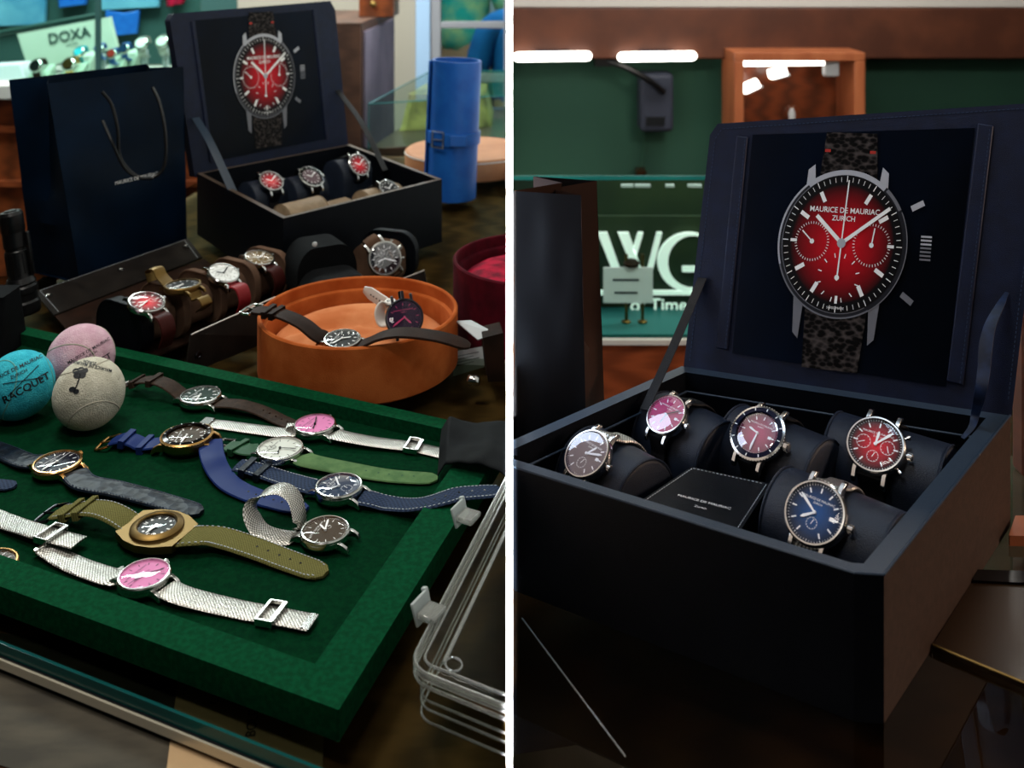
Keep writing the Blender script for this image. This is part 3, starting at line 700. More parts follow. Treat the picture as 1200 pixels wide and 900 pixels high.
# ------------------------------------------------------------------ clear plastic case, right front
Zc = TZ+.032
c0 = P(477, 782, Zc); e1 = P(594, 829, Zc)-c0; e1.z = 0; e1.normalize(); e2 = P(573, 597, Zc)-c0; e2.z = 0; e2.normalize()
def rr(w, h, r, ins=0, n=6):
    pts = []
    for cx, cy, a0 in ((w-r, h-r, 0), (r, h-r, 90), (r, r, 180), (w-r, r, 270)):
        for i in range(n+1): a = R_(a0+90*i/n); pts.append((cx+(r-ins)*math.cos(a), cy+(r-ins)*math.sin(a)))
    return pts
def cw(x, y, z): p = c0+e1*x+e2*y; return Vector((p.x, p.y, z))
case = thing('clear_plastic_case', 'empty clear plastic case with latches beside the front right corner of the green tray', 'case', cw(.05, .08, TZ))
WD, HD = .20, .230
for (z0, z1, ins0, ins1, nm_) in ((TZ+.0005, Zc-.009, .004, .002, 'tub'), (Zc-.0088, Zc, .0, .001, 'lid')):
    b = MB(); p0 = [cw(x, y, z0) for x, y in rr(WD, HD, .014, ins0)]; p1 = [cw(x, y, z1) for x, y in rr(WD, HD, .014, ins1)]
    b.hull(p0, p1, 'clear_plastic'); b.build(nm_, case, clip=LC)
    b = MB()
    zs = (z1, z1-.003, z0+.0016) if nm_ == 'lid' else (z0+.001, z0+.008, z0+.013)
    for q, z in enumerate(zs):
        b.tube([cw(x, y, z) for x, y in rr(WD, HD, .014, ins0+.0006)], .0011 if nm_ == 'lid' else .0007, 'clear_edge', 6, closed=True)
    if nm_ == 'lid':
        b.tube([cw(x, y, z1+.0006) for x, y in rr(WD, HD, .014, .007)], .0008, 'clear_edge', 6, closed=True)
        b.tube([cw(.020, y, z1+.0008) for y in (.012, .05, .1, .16, .215)], .0012, 'clear_edge', 6)
        for x, y in ((.026, .014), (.072, .014)): b.tube([cw(x+.0052*math.cos(t), y+.0052*math.sin(t), z1+.0006) for t in [i*math.pi/8 for i in range(16)]], .0006, 'clear_edge', 6, closed=True)
    b.build('moulded_rib', case, clip=LC)
for px, py in ((506, 720), (549, 607)):
    p = P(px, py, Zc+.001); b = MB(); Q = fr(p, e1, e2)
    b.box((0, 0, .001), (.013, .015, .004), 'clear_edge', Q); b.build('hinge_plate', case, bevel=.001, clip=LC)
    b = MB(); b.box((-.008, .002, .003), (.0022, .018, .014), 'plastic_hinge', Q @ RY(R_(-18))); b.box((-.009, .010, .008), (.004, .003, .006), 'plastic_hinge', Q @ RY(R_(-18)))
    b.build('latch', case, bevel=.0008, clip=LC)

# ------------------------------------------------------------------ round boxes
def drum(label, name, cx, cy, R, z0, h, wallk, ink, cushz, wall=.0045, step=.006, mats=None, cat_='box'):
    root = thing(name, label, cat_, (cx, cy, z0)); M = T(cx, cy, z0)
    b = MB(); b.lathe([(R-.002, 0), (R, .002), (R, h-.0015), (R-.0015, h), (R-wall+.001, h), (R-wall, h-.0015), (R-wall, h-.013), (R-wall-.0035, h-.0145), (R-wall-.0045, h-.017), (R-wall-.0045, .006), (0, .006)], wallk, M, 110)
    b.build('body', root, clip=LC, ang=.5)
    return root, M
OX, OY, OR = -.165, 1.059, .1064
dr, DM = drum('round orange suede box without its lid, two watches lying in it', 'round_box', OX, OY, OR, TZ, .058, 'orange_suede', None, .03)
b = MB(); ri = OR-.0098; vs = [(0, 0, .040)]; nr, na = 16, 72
def cz(x, y):
    r = math.hypot(x, y)/ri; ridge = math.exp(-((y-.012+.25*abs(x))/.012)**2)*.008*(1-r**4)
    return .041-.020*r**6-ridge
for i in range(1, nr+1):
    for j in range(na):
        a = 2*math.pi*j/na; x, y = ri*i/nr*math.cos(a), ri*i/nr*math.sin(a); vs.append((x, y, cz(x, y)))
fs = [(0, 1+j, 1+(j+1) % na) for j in range(na)]+[(1+i*na+j, 1+i*na+(j+1) % na, 1+(i+1)*na+(j+1) % na, 1+(i+1)*na+j) for i in range(nr-1) for j in range(na)]
nb = len(vs); vs += [(ri*math.cos(2*math.pi*j/na), ri*math.sin(2*math.pi*j/na), .0062) for j in range(na)]
fs += [(1+(nr-1)*na+j, 1+(nr-1)*na+(j+1) % na, nb+(j+1) % na, nb+j) for j in range(na)]+[tuple(range(nb, nb+na))]
b.add(vs, fs, 'peach_suede', DM); b.build('cushion', dr, ang=1.2)
RZc = TZ+.041
# watch with the dark leather strap across the orange box
c = P(401, 397, TZ+.0585); W = watch('black-dialled steel watch on a long dark strap, lying across the orange round box', c, (0, -.12, 1), (-1, .35, 0), 44/F*c.y/2, dial='charcoal_dial', idx='bar', hm=(4, 48), th=.9, crown=None)
f, _ = strap(W, [lugpt(W, 1, 1.0, .35), PY(371, 392, c.y+.006), PY(356, 380, c.y+.014), PY(338, 371, c.y+.022), PY(322, 366, c.y+.030), PY(307, 364, c.y+.036), PY(299, 363, c.y+.04)], .020, 'brown_leather', t=.0034, keepers=(.70, .80), tip=False, side=(.5, 1, .1))
buckle(W, f, 'steel')
yb = c.y
strap(W, [lugpt(W, -1, 1.0, .35), PY(430, 401, yb-.008), PY(446, 394, yb-.012), PY(466, 390, yb-.016), PY(490, 391, yb-.020), PY(520, 396, yb-.026), PY(551, 406, yb-.03)], .020, 'brown_leather', t=.0034, side=(.35, 1, .15), holes=[.5, .56, .62, .68, .74], clip=LC)
c = P(474, 372, TZ+.066); W = watch('black-cased watch with a purple dial and white strap, tipped up inside the orange round box', c, (.12, -.75, .62), (-.2, .55, .8), 45/F*c.y/2, metal='gunmetal', dial='purple_dial', ink='rose_dial', idx='thin', hm=(4, 40), th=.8, minute=False, crown=None)
cy_ = c.y
b = MB(); b.lathe([(.003, 0), (.003, .008), (0, .009)], 'gunmetal', fr(W['M'] @ Vector((0, W['R'], .003)), W['x'], W['n']) @ RX(R_(180)), 12); b.build('crown', W['root'])
strap(W, [PY(460, 379, cy_+.012), PY(449, 378, cy_+.013), PY(445, 366, cy_+.016), PY(450, 355, cy_+.02), PY(463, 354, cy_+.022)], .016, 'white_strap', t=.003, tip=False, side=(.55, .8, 0))
strap(W, [PY(462, 362, cy_+.026), PY(448, 353, cy_+.034), PY(436, 345, cy_+.042), PY(427, 339, cy_+.048)], [(0, .015), (.8, .014), (1, .007)], 'white_strap', t=.0028, side=(.5, -.3, .8), holes=[.35, .45, .55, .65, .75], hole_k='gunmetal')
b = MB(); q = PY(459, 357, cy_+.02); b.box((0, 0, 0), (.012, .009, .006), 'steel', fr(q, (1, .5, -.2), (0, 1, .3))); b.build('clasp', W['root'], bevel=.001)
# red velvet round box
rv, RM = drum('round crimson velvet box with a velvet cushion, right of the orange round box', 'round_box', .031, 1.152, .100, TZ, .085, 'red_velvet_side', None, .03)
b = MB(); ri = .100-.0098; vs = [(0, 0, .070)]
for i in range(1, nr+1):
    for j in range(na):
        a = 2*math.pi*j/na; x, y = ri*i/nr*math.cos(a), ri*i/nr*math.sin(a); q = i/nr
        vs.append((x, y, .072-.014*q**6+.0015*noise.noise(Vector((x*60, y*60, 0)))-.012*math.exp(-((x+.02)**2+y*y)/.0002)))
fs = [(0, 1+j, 1+(j+1) % na) for j in range(na)]+[(1+i*na+j, 1+i*na+(j+1) % na, 1+(i+1)*na+(j+1) % na, 1+(i+1)*na+j) for i in range(nr-1) for j in range(na)]
b.add(vs, fs, 'red_velvet', RM); b.build('cushion', rv, ang=1.2, clip=LC)
# tan round lid under the blue roll
root = thing('leather_hat_box', 'low round tan leather box on the glass behind the blue roll', 'box', (-.089, 1.994, TZ))
b = MB(); b.lathe([(.126, 0), (.128, .002), (.128, .034), (.127, .036), (.128, .038), (.124, .041), (0, .041)], 'tan_lid', T(-.089, 1.994, TZ), 90); b.build('lid', root, clip=LC, ang=.5)
b = MB(); b.tube([(-.089+.1275*math.cos(t), 1.994+.1275*math.sin(t), TZ+.036) for t in [i*math.pi/40 for i in range(80)]], .0012, 'white_strap', 6, closed=True); b.build('piping', root, clip=LC)

# ------------------------------------------------------------------ blue leather roll
c = P(527, 238, TZ); br = 59/F*c.y/2; c.y += br; top_c = PY(535.5, 78, c.y); top_c.z = 1.196
root = thing('leather_watch_roll', 'bright blue leather roll standing upright with a buckled belt, beside the tan lid', 'watch roll', c)
axz = (top_c-c); hgt = axz.length; Q = fr(c, Vector((1, 0, 0))-axz.normalized()*axz.normalized().x, UP); zz = axz.normalized(); xx = Vector((1, 0, 0)); xx = (xx-zz*xx.dot(zz)).normalized(); Q = fr(c, xx, zz.cross(xx))
b = MB(); sp = []
for i in range(97):
    a = R_(200-i*3.75*1.09); r = br*(1-.0006*i/97); sp.append((r*math.cos(a), r*math.sin(a)))
th_ = .0045; inn = [(x*(1-th_/br), y*(1-th_/br)) for x, y in sp]
vs = [(x, y, z) for z in (0, .004, hgt-.003, hgt) for x, y in sp]+[(x, y, z) for z in (0, .004, hgt-.003, hgt) for x, y in inn]
n = len(sp); fs = []
for k in range(3):
    for i in range(n-1): a = k*n+i; fs += [(a, a+1, a+n+1, a+n), (4*n+a, 4*n+a+n, 4*n+a+n+1, 4*n+a+1)]
    fs += [(k*n, k*n+n, 4*n+k*n+n, 4*n+k*n), (k*n+n-1, 4*n+k*n+n-1, 4*n+k*n+2*n-1, k*n+2*n-1)]
fs += [(i, 4*n+i, 4*n+i+1, i+1) for i in range(n-1)]+[(3*n+i, 3*n+i+1, 7*n+i+1, 7*n+i) for i in range(n-1)]
b.add(vs, fs, 'blue_leather', Q); b.build('body', root, ang=.8)
b = MB(); b.box((-br*1.03, -.004, hgt*.5), (.004, .030, hgt*.985), 'blue_leather', Q @ RZ(R_(-12))); b.build('overlap_flap', root, bevel=.0015)
b = MB(); b.lathe([(br-.008, .0005), (br-.008, .003), (0, .003)], 'blue_leather', Q, 40); b.build('inner_base', root)
hb = hgt*.445; b = MB(); b.lathe([(br+.0008, hb-.011), (br+.0036, hb-.0105), (br+.0036, hb+.0105), (br+.0008, hb+.011)], 'blue_leather', Q, 72, cap=False); b.build('belt', root, ang=.5)
b = MB(); b.box((0, -br-.005, hb), (.030, .003, .020), 'blue_leather', Q @ RZ(R_(12))); b.build('belt_end', root, bevel=.0015)
b = MB()
BQ = Q @ RZ(R_(-30)); yb_ = -br-.0052
b.tube([BQ @ Vector(v) for v in ((-.013, yb_, hb-.014), (-.013, yb_, hb+.014), (.010, yb_, hb+.014), (.010, yb_, hb-.014))], .0016, 'brushed_steel', 8, closed=True)
b.tube([BQ @ Vector(v) for v in ((-.013, yb_-.001, hb), (.011, yb_-.001, hb))], .0011, 'brushed_steel', 8); b.build('buckle', root)

# ------------------------------------------------------------------ display box (one in each booth)
def bil(c, u, v): # u along front (left to right), v from front to back
    return c['FL'].lerp(c['FR'], u).lerp(c['BL'].lerp(c['BR'], u), v)
def display_box(label, C, rimz, z0, lid, lidplane_lean, hinge, clip, wall, sidek, chamf=None, extra=None):
    """C: rim corners FL FR BR BL; lid: outline pixels; hinge: 2 rim points"""
    poly = C['poly']; ctr = sum(poly, Vector())/len(poly)
    root = thing('watch_display_box', label, 'display box', (ctr.x, ctr.y, z0))
    n = len(poly); inn = inset(poly, wall)
    b = MB()
    for i in range(n):
        j = (i+1) % n; s = [poly[i], poly[j], inn[j], inn[i]]
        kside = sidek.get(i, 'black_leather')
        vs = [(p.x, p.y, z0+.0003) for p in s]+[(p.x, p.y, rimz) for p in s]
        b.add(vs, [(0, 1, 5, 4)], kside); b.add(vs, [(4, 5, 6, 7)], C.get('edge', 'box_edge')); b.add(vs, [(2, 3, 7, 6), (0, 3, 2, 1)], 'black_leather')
    fl = [(p.x, p.y) for p in inn]; 
    b.add([(x, y, z0+.010) for x, y in fl], [tuple(range(n))], 'black_leather'); b.add([(p.x, p.y, z0+.0003) for p in poly], [tuple(range(n))], 'black_leather')
    body = b.build('body', root, smooth=False, clip=clip)
    return root, body, inn
def lidbuild(root, pix, o, nrm, thick, clip, k='navy_lid'):
    pix = [(pix[0][0]-.5, pix[0][1]+6), (pix[1][0]-.5, pix[1][1]+6)]+list(pix[2:])
    q = [PP(x, y, o, nrm) for x, y in pix]
    b = MB(); b.hull([p+nrm*-thick for p in q], q, k, k, k); return b.build('lid', root, smooth=False, bevel=.0018, clip=clip), q

PRINT_STRAP = 'print_strap'
M_('print_strap', '040303', .5, col2='4A4340', vscale=260, kind='voro', stretch=(.7, 1.2, 1.2), spec=.1)
M_('print_black', '03060C', .3, col2='050E1C', vscale=6, spec=.1)
M_('print_silver', 'A9ABB0', .35)
M_('print_metal', '6A6B70', .35)
M_('print_grey', '1E1F24', .35)
M_('print_red', 'A52A20', .5)
MT['print_dial'] = dialmat('print_dial', 'DA0F20', '050507', 1.0, (.0, .80))
def picture(parent, corners, ctr, vx, vy, nm, clip):
    """the picture of a chronograph printed on a card: ux, uy unit axes on the card, S bezel radius"""
    b = MB()
    b.hull([p-nm*.001 for p in corners], [p+nm*.0004 for p in corners], 'print_black')
    S = vx.length; o_ = ctr+nm*.0007; M = Matrix(((vx.x, vy.x, nm.x*S, o_.x), (vx.y, vy.y, nm.y*S, o_.y), (vx.z, vy.z, nm.z*S, o_.z), (0, 0, 0, 1)))
    e = .0002/S
    def pl(pts, k, l): b.add([(x, y, l*e) for x, y in pts], [tuple(range(len(pts)))], k, M)
    pl([(-.44, .9), (.46, .9), (.40, 1.52), (-.40, 1.52)], 'print_strap', 1); pl([(-.46, -.9), (.48, -.9), (.42, -1.66), (-.42, -1.66)], 'print_strap', 1)
    for sx in (-1, 1):
        pl([(sx*.50, .82), (sx*.64, .72), (sx*.63, .98), (sx*.53, 1.06)], 'print_silver', 2)
        pl([(sx*.50, -.82), (sx*.66, -.72), (sx*.62, -1.22), (sx*.53, -1.30)], 'print_metal', 2)
        pl([(sx*.31, 1.24), (sx*.40, 1.24), (sx*.40, 1.28), (sx*.31, 1.28)], 'print_red', 2)
    for a, k in ((27, 'print_silver'), (-32, 'print_metal')):
        ca, sa = math.cos(R_(a)), math.sin(R_(a))
        def rt(x, y): return (x*ca-y*sa, x*sa+y*ca)
        pl([rt(1.14, -.04), rt(1.34, -.04), rt(1.34, .04), rt(1.14, .04)], k, 2)
    for i in range(7): pl([(1.19, -.15+i*.05), (1.35, -.15+i*.05), (1.35, -.125+i*.05), (1.19, -.125+i*.05)], 'print_silver' if i > 3 else 'print_metal', 2)
    ring(b, .90, 1.0, 3*e, 'print_grey', M, 72)
    def arc(a0, a1, r0, r1, k, l):
        pts = [(math.cos(R_(t)), math.sin(R_(t))) for t in range(a0, a1+1, 4)]
        pl([(x*r1, y*r1) for x, y in pts]+[(x*r0, y*r0) for x, y in pts[::-1]], k, l)
    arc(52, 128, .93, 1.0, 'print_silver', 4); arc(128, 200, .972, 1.0, 'print_silver', 4); arc(200, 300, .978, 1.0, 'print_metal', 4); arc(30, 52, .95, 1.0, 'print_metal', 4); arc(-60, 30, .985, 1.0, 'print_metal', 4); arc(126, 300, .925, .937, 'print_metal', 4)
    disc(b, .925, 5*e, 'print_dial', M, 72)
    w_ = 'white_enamel'; zt = 6*e
    for i in range(60): rbox(b, i*6, .835, .008 if i % 5 else .012, .065 if i % 5 else .085, w_, M, zt, e)
    for i in range(12):
        if i in (3, 9, 6): rbox(b, i*30, .70, .04, .10, w_, M, zt, e)
        elif i: rbox(b, i*30, .63, .058, .15, w_, M, zt, e)
    for cx, r in ((-.46, .27), (.46, .29)):
        S_ = M @ T(cx, .0, 0)
        for i in range(40): rbox(b, i*9, r*.88, .009, r*.12, w_, S_, zt, e)
        rbox(b, 310 if cx < 0 else 8, 0, .018, r*.8, w_, S_, zt+e, e); disc(b, .034, zt+2*e, w_, S_, 14)
    for i in range(12): rbox(b, i*30+15, .27, .014, .06, w_, M @ T(0, -.46, 0), zt, e)
    for a, l, wd in ((-50, .55, .055), (54, .86, .05)): rbox(b, a, 0, wd, l, w_, M, zt+3*e, e)
    rbox(b, 2, -.02, .02, .88, w_, M, zt+4*e, e); rbox(b, 182, 0, .022, .5, w_, M, zt+4*e, e)
    disc(b, .065, zt+6*e, 'print_silver', M, 24); disc(b, .036, zt+4*e, w_, M @ T(-.02, -.46, 0), 14)
    b.text(NAME1, .105, w_, M @ T(0, .44, zt+e), .01); b.text(NAME2, .10, w_, M @ T(0, .33, zt+e), .01)
    b.text('SWISS  MADE', .045, w_, M @ T(0, -.86, zt+e))
    return b.build('printed_card', parent, smooth=False, clip=clip)
def cushion(label, c, ax, fw, R, half, z0, k='cushion_leather', group=None, clip=None):
    """saddle-shaped watch cushion: ax along its axis, fw towards the viewer"""
    ax = Vector(ax).normalized(); fw = Vector(fw); fw = (fw-ax*fw.dot(ax)).normalized()
    root = thing('watch_cushion', label, 'cushion', (c.x, c.y, z0), group)
    H_ = c.z-z0
    prof = [(R*1.0*math.cos(R_(a)), R*math.sin(R_(a))) for a in range(0, 181, 10)]
    prof = [(R*.96, -H_+.001), (R*1.02, -H_+.006)]+prof+[(-R*1.02, -H_+.006), (-R*.96, -H_+.001)]
    n = len(prof); b = MB(); vs = []
    st = [(-1, .90), (-.97, .965), (-.9, 1.0), (.9, 1.0), (.97, .965), (1, .90)]
    for u, s in st:
        for x, y in prof:
            yy = y*s if y > 0 else y
            vs.append(c+ax*(u*half)+fw*(x*s)+UP*yy)
    fs = [(i*n+j, i*n+(j+1) % n, (i+1)*n+(j+1) % n, (i+1)*n+j) for i in range(len(st)-1) for j in range(n)]+[tuple(range(n)), tuple((len(st)-1)*n+j for j in range(n))]
    b.add(vs, fs, k); b.build('body', root, clip=clip, ang=.9)
    for u in (-.965, .965):
        b = MB(); b.tube([c+ax*(u*half)+fw*(x*.975)+UP*((y if y < 0 else y*.975)+.0004) for x, y in prof[2:-2]], .0009, k, 6); b.build('piping', root, clip=clip)
    return root
def cushwatch(label, c, ax, fw, R, alpha, Rw, strapk, sw, st_mat=None, d12sign=1, stretch=1, name='strap', **kw):
    """watch strapped round a cushion with axis through c"""
    ax = Vector(ax).normalized(); fw = Vector(fw); fw = (fw-ax*fw.dot(ax)).normalized()
    a = R_(90-alpha); nrm = fw*math.cos(a)+UP*math.sin(a); d12 = (UP*math.cos(a)-fw*math.sin(a))
    cc = c+nrm*(R+.0015+.0085*.8*kw.get('tt', 1)); kw.pop('tt', None)
    W = watch(label, cc, nrm, d12, Rw, th=.02/Rw, **kw)
    rr_ = R+.0022
    for s in (1, -1):
        pts = [lugpt(W, s, 1.0, .30)]; da = math.degrees(Rw*1.15/rr_)
        for k in range(1, 9):
            an = R_(90-alpha)+s*R_(da+k*(12 if s > 0 else 9)); an_ = an
            if math.sin(an_) < -.1: break
            pts.append(c+fw*(rr_*math.cos(an_))+UP*(rr_*math.sin(an_)))
        pts.append(c+fw*(rr_*(1 if s < 0 else -1))-UP*(.30*R))
        strap(W, pts, sw, strapk, side=ax, tip=False, t=.0026, stitch=st_mat if s < 0 else None, name=name)
    return W

# ------------------------------------------------------------------ left display box
RZ1 = 1.046
Cl = dict(FR=P(518, 210, RZ1), BR=P(410, 169, RZ1), BL=P(231, 203, RZ1), FL=P(332, 256, RZ1)); Cl['edge'] = 'box_edge_warm_lit'; M_('box_edge_warm_lit', '4A3E34', .4, bump=.2, bscale=1500); Cl['poly'] = [Cl['FL'], Cl['FR'], Cl['BR'], Cl['BL']]  # rim colour has the warm lamp reflection painted in
root, body, inn = display_box('smaller open black watch display box in the left booth, behind the brown watch roll', Cl, RZ1, TZ, None, None, None, None, [.007]*4, {})
LB = root
hd = (Cl['BR']-Cl['BL']).normalized(); nb_ = Vector((-hd.y, hd.x, 0)); 
if nb_.y < 0: nb_ = -nb_
th_ = R_(6); lo_ = Cl['BL'].copy(); ln = (-nb_*math.cos(th_)+UP*math.sin(th_)).normalized()
pix = [(229, 202), (409, 168), (393, 12), (387, 1), (203, 16), (199, 24)]
lid, lq = lidbuild(root, pix, lo_, ln, .016, None)
# picture card in the lid
corn = [PP(x, y, lo_+ln*.0006, ln) for x, y in ((250, 189), (380, 163), (365, 12), (228, 24))]
cc_ = PP(310, 89, lo_+ln*.0012, ln); rx = (PP(346, 86, lo_, ln)-PP(273, 92, lo_, ln)).length/2; ux = (PP(346, 83, lo_, ln)-PP(273, 93, lo_, ln)).normalized(); uy = ln.cross(ux)
rS = (PP(313, 40, lo_, ln)-PP(308, 139, lo_, ln)).length/2; 
picture(lid, corn, cc_, (PP(346, 86, lo_, ln)-PP(274, 93, lo_, ln))/2, (PP(307, 40, lo_, ln)-PP(313, 139, lo_, ln))/2, ln, None)
b = MB()
for x0, y0, x1, y1 in ((226, 25, 248, 190), (368, 11, 383, 163)):
    b = MB(); a0, a1 = PP(x0, y0, lo_+ln*.001, ln), PP(x1, y1, lo_+ln*.001, ln); dd = (a1-a0).normalized(); b.box((0, 0, 0), (.006, (a1-a0).length, .003), 'navy_lid', fr((a0+a1)/2, dd.cross(ln), dd)); b.build('card_holder', lid, bevel=.0008)
def ribbon_strap(root, pts, w, k='black_strap', side=None, clip=None):
    b = MB(); b.ribbon(cat(pts, 6), w, .0012, k, side, dome=0); return b.build('ribbon', root, clip=clip)
ribbon_strap(root, [PP(229, 138, lo_+ln*.002, ln), PY(247, 168, PP(229, 138, lo_, ln).y*.96), bil(Cl, .02, .55)+Vector((.006, -.004, -.02))], .012, 'box_edge', side=(.9, .4, 0))
ribbon_strap(root, [PP(396, 106, lo_+ln*.002, ln), PY(425, 146, PP(396, 106, lo_, ln).y*.96), bil(Cl, .97, .46)+Vector((-.01, -.004, -.012))], .010, 'black_strap', side=(.9, .4, 0))
b = MB(); q = bil(Cl, .93, .5)+Vector((0, 0, -.012)); b.lathe([(.004, 0), (.004, .0015), (.002, .003), (0, .003)], 'steel', fr(q, (0, 1, 0), (0, 0, 1)), 16); b.build('ribbon_stud', root)
# padded plaque and floor insert
iz = RZ1-.034
b = MB(); s = [bil(Cl, .36, .06), bil(Cl, .62, .06), bil(Cl, .62, .42), bil(Cl, .36, .42)]; b.hull([(p.x, p.y, TZ+.011) for p in s], [(p.x, p.y, iz) for p in s], 'tan_lit_cushion'); b.build('plaque', root, bevel=.003)
uax = (Cl['FR']-Cl['FL']).normalized(); fwl = (bil(Cl, .5, 0)-bil(Cl, .5, 1)).normalized()
spots = [(.18, .70, 'leftmost of the three back cushions in the left booth display box', 'left'), (.50, .72, 'middle one of the three back cushions in the left booth display box', 'mid'), (.83, .72, 'rightmost of the three back cushions in the left booth display box', 'right'),
         (.19, .25, 'empty tan-lit cushion at the front left of the left booth display box', 'fl'), (.80, .25, 'tan-lit cushion at the front right of the left booth display box', 'fr')]
spec = dict(left=dict(dial='red_fume', subs=[(-.42, 0, .22, 270, 0), (.42, 0, .22, 90, 0), (0, -.42, .22, 180, 1)]), mid=dict(dial='mauve_dial', bezel='diver'), right=dict(dial='red_fume', subs=[(-.42, 0, .22, 270, 0), (.42, 0, .22, 90, 0)]), fr=dict(dial='charcoal_dial'))
tgt = dict(left=(318, 212, 1.046), mid=(365, 207, 1.046), right=(421, 193, 1.050), fr=(456, 221, 1.036))
lab = dict(left='red-dialled chronograph on the leftmost back cushion of the left booth display box', mid='diving watch with a dark bezel on the middle back cushion of the left booth box',
           right='red-dialled chronograph on the rightmost back cushion, near the ribbon of the left booth display box', fr='watch half sunk behind the front edge of the left booth display box')
for u, v, l, k in spots:
    p = bil(Cl, u, v); kk = 'tan_lit_cushion' if k in ('fl', 'fr') else 'cushion_leather'; rr0 = .027
    if k in tgt:
        x, y, z = tgt[k]; t_ = P(x, y, z); al = 38 if k != 'right' else 55; a = R_(90-al); fwp = (fwl-uax*fwl.dot(uax)).normalized(); p = t_-(fwp*math.cos(a)+UP*math.sin(a))*(rr0+.0085)
    else: p = P(353, 246, 1.018); p.z = 1.005
    c = Vector((p.x, p.y, p.z)); 
    cushion(('black watch cushion, ' if 'tan' not in l else '')+l, c, uax, fwl, rr0, .030 if k not in ('fl', 'fr') else .034, TZ+.0105, kk)
    if k in spec: cushwatch(lab[k], c, uax, fwl, rr0, al, .0195 if k != 'fr' else .017, 'black_strap', .02, text=False, **spec[k])

# ------------------------------------------------------------------ shopping bags
def bag(label, ft, fb, gl, k, kd, clip=None, cordc=None, crease=None):
    """ft: front face top-left/top-right points, fb: bottom-left/right; gl: depth vector of the bag"""
    root = thing('paper_shopping_bag', label, 'shopping bag', (fb[0]+fb[1])/2)
    nx, nz = 14, 18
    def front(u, v, d=0):
        p = fb[0].lerp(fb[1], u).lerp(ft[0].lerp(ft[1], u), v)
        return p
    nrm = gl.normalized()
    def wav(u, v, s): return .0035*noise.noise(Vector((u*3+s, v*4, s)))*min(1, 4*v, 8*(1-v))+(-.006*max(0, 1-abs(v-.42)/.2)*(1-abs(2*u-1))*.5)
    b = MB()
    for s, g in ((0, Vector((0, 0, 0))), (3, gl)):
        g2 = gl*.82 if s else g
        vs = []
        for j in range(nz+1):
            for i in range(nx+1):
                u, v = i/nx, j/nz; gg = g.lerp(g2, v) if s else g
                vs.append(front(u, v)+gg+nrm*(wav(u, v, s)*(1 if s == 0 else -1)))
        n = nx+1
        b.add(vs, [(j*n+i, j*n+i+1, j*n+n+i+1, j*n+n+i) for j in range(nz) for i in range(nx)], k)
    b.build('panel', root, ang=3, clip=clip)
    for u, sg in ((0, -1), (1, 1)):
        b = MB(); vs = []; sd = (fb[1]-fb[0]).normalized()*sg
        for j in range(nz+1):
            for i in range(5):
                w_, v = i/4, j/nz; g = gl.lerp(gl*.82, v)*w_; inn_ = 1-abs(2*w_-1)
                fold = -.03*inn_*max(0, v-.25)/.75-.004*inn_
                if abs(v-.33) < .06: fold += .006*inn_
                vs.append(front(u, v)+g+sd*fold)
        b.add(vs, [(j*5+i, j*5+i+1, j*5+6+i, j*5+5+i) for j in range(nz) for i in range(4)], kd); b.build('gusset', root, ang=.3, clip=clip)
    b = MB(); b.hull([tuple(fb[0]+UP*.0003), tuple(fb[1]+UP*.0003), tuple(fb[1]+gl+UP*.0003), tuple(fb[0]+gl+UP*.0003)], [tuple(fb[0]+UP*.0015), tuple(fb[1]+UP*.0015), tuple(fb[1]+gl+UP*.0015), tuple(fb[0]+gl+UP*.0015)], kd); b.build('bottom', root, smooth=False, clip=clip)
    return root, front
Yb = P(93, 333, TZ).y
ftl, ftr = PY(55, 98, Yb+.005), PY(214, 78, Yb+.085); fbl, fbr = P(94, 333, TZ), P(238, 300, TZ)
fbr = Vector((-.497, 1.50, TZ)); ftr = PY(215, 78, 1.51)
gd = PY(18, 93, Yb+.10)-ftl; gd = Vector((P(34, 318, TZ).x-fbl.x+.0, .055, 0)); gd = Vector((-.085, .045, 0))
bg, front = bag('navy blue paper shopping bag with cord handles, standing left of the open display box', (ftl, ftr), (fbl, fbr), gd, 'navy_paper', 'navy_paper')
nb2 = (ftr-ftl).cross(UP).normalized()
if nb2.y > 0: nb2 = -nb2
for side_, gg in ((0, Vector((0, 0, 0))),):
    Pq = [PY(113, 107, Yb+.03), PY(124, 122, Yb+.028), PY(131, 150, Yb+.02), PY(133, 180, Yb+.02), PY(146, 200, Yb+.02), PY(163, 208, Yb+.022), PY(180, 202, Yb+.03), PY(187, 185, Yb+.035), PY(186, 150, Yb+.04), PY(180, 120, Yb+.05), PY(172, 102, Yb+.058)]
    b = MB(); b.tube(cat([p+nb2*.012 for p in Pq], 6), .0024, 'black_rubber', 8); b.build('cord_handle', bg)
Pq = [PY(109, 140, Yb+.03), PY(120, 165, Yb+.02), PY(133, 193, Yb+.02), PY(150, 206, Yb+.02), PY(168, 207, Yb+.022)]
b = MB(); b.tube(cat([p+nb2*.02 for p in Pq], 6), .0022, 'black_rubber', 8); b.build('cord_handle', bg)
b = MB(); o_ = PY(155, 208, Yb+.01)+nb2*.009; b.text(NAME1,   .0066, 'white_enamel', fr(o_, (ftr-ftl)*Vector((1, 1, 1)).x, UP)); b.build('lettering', bg, smooth=False)

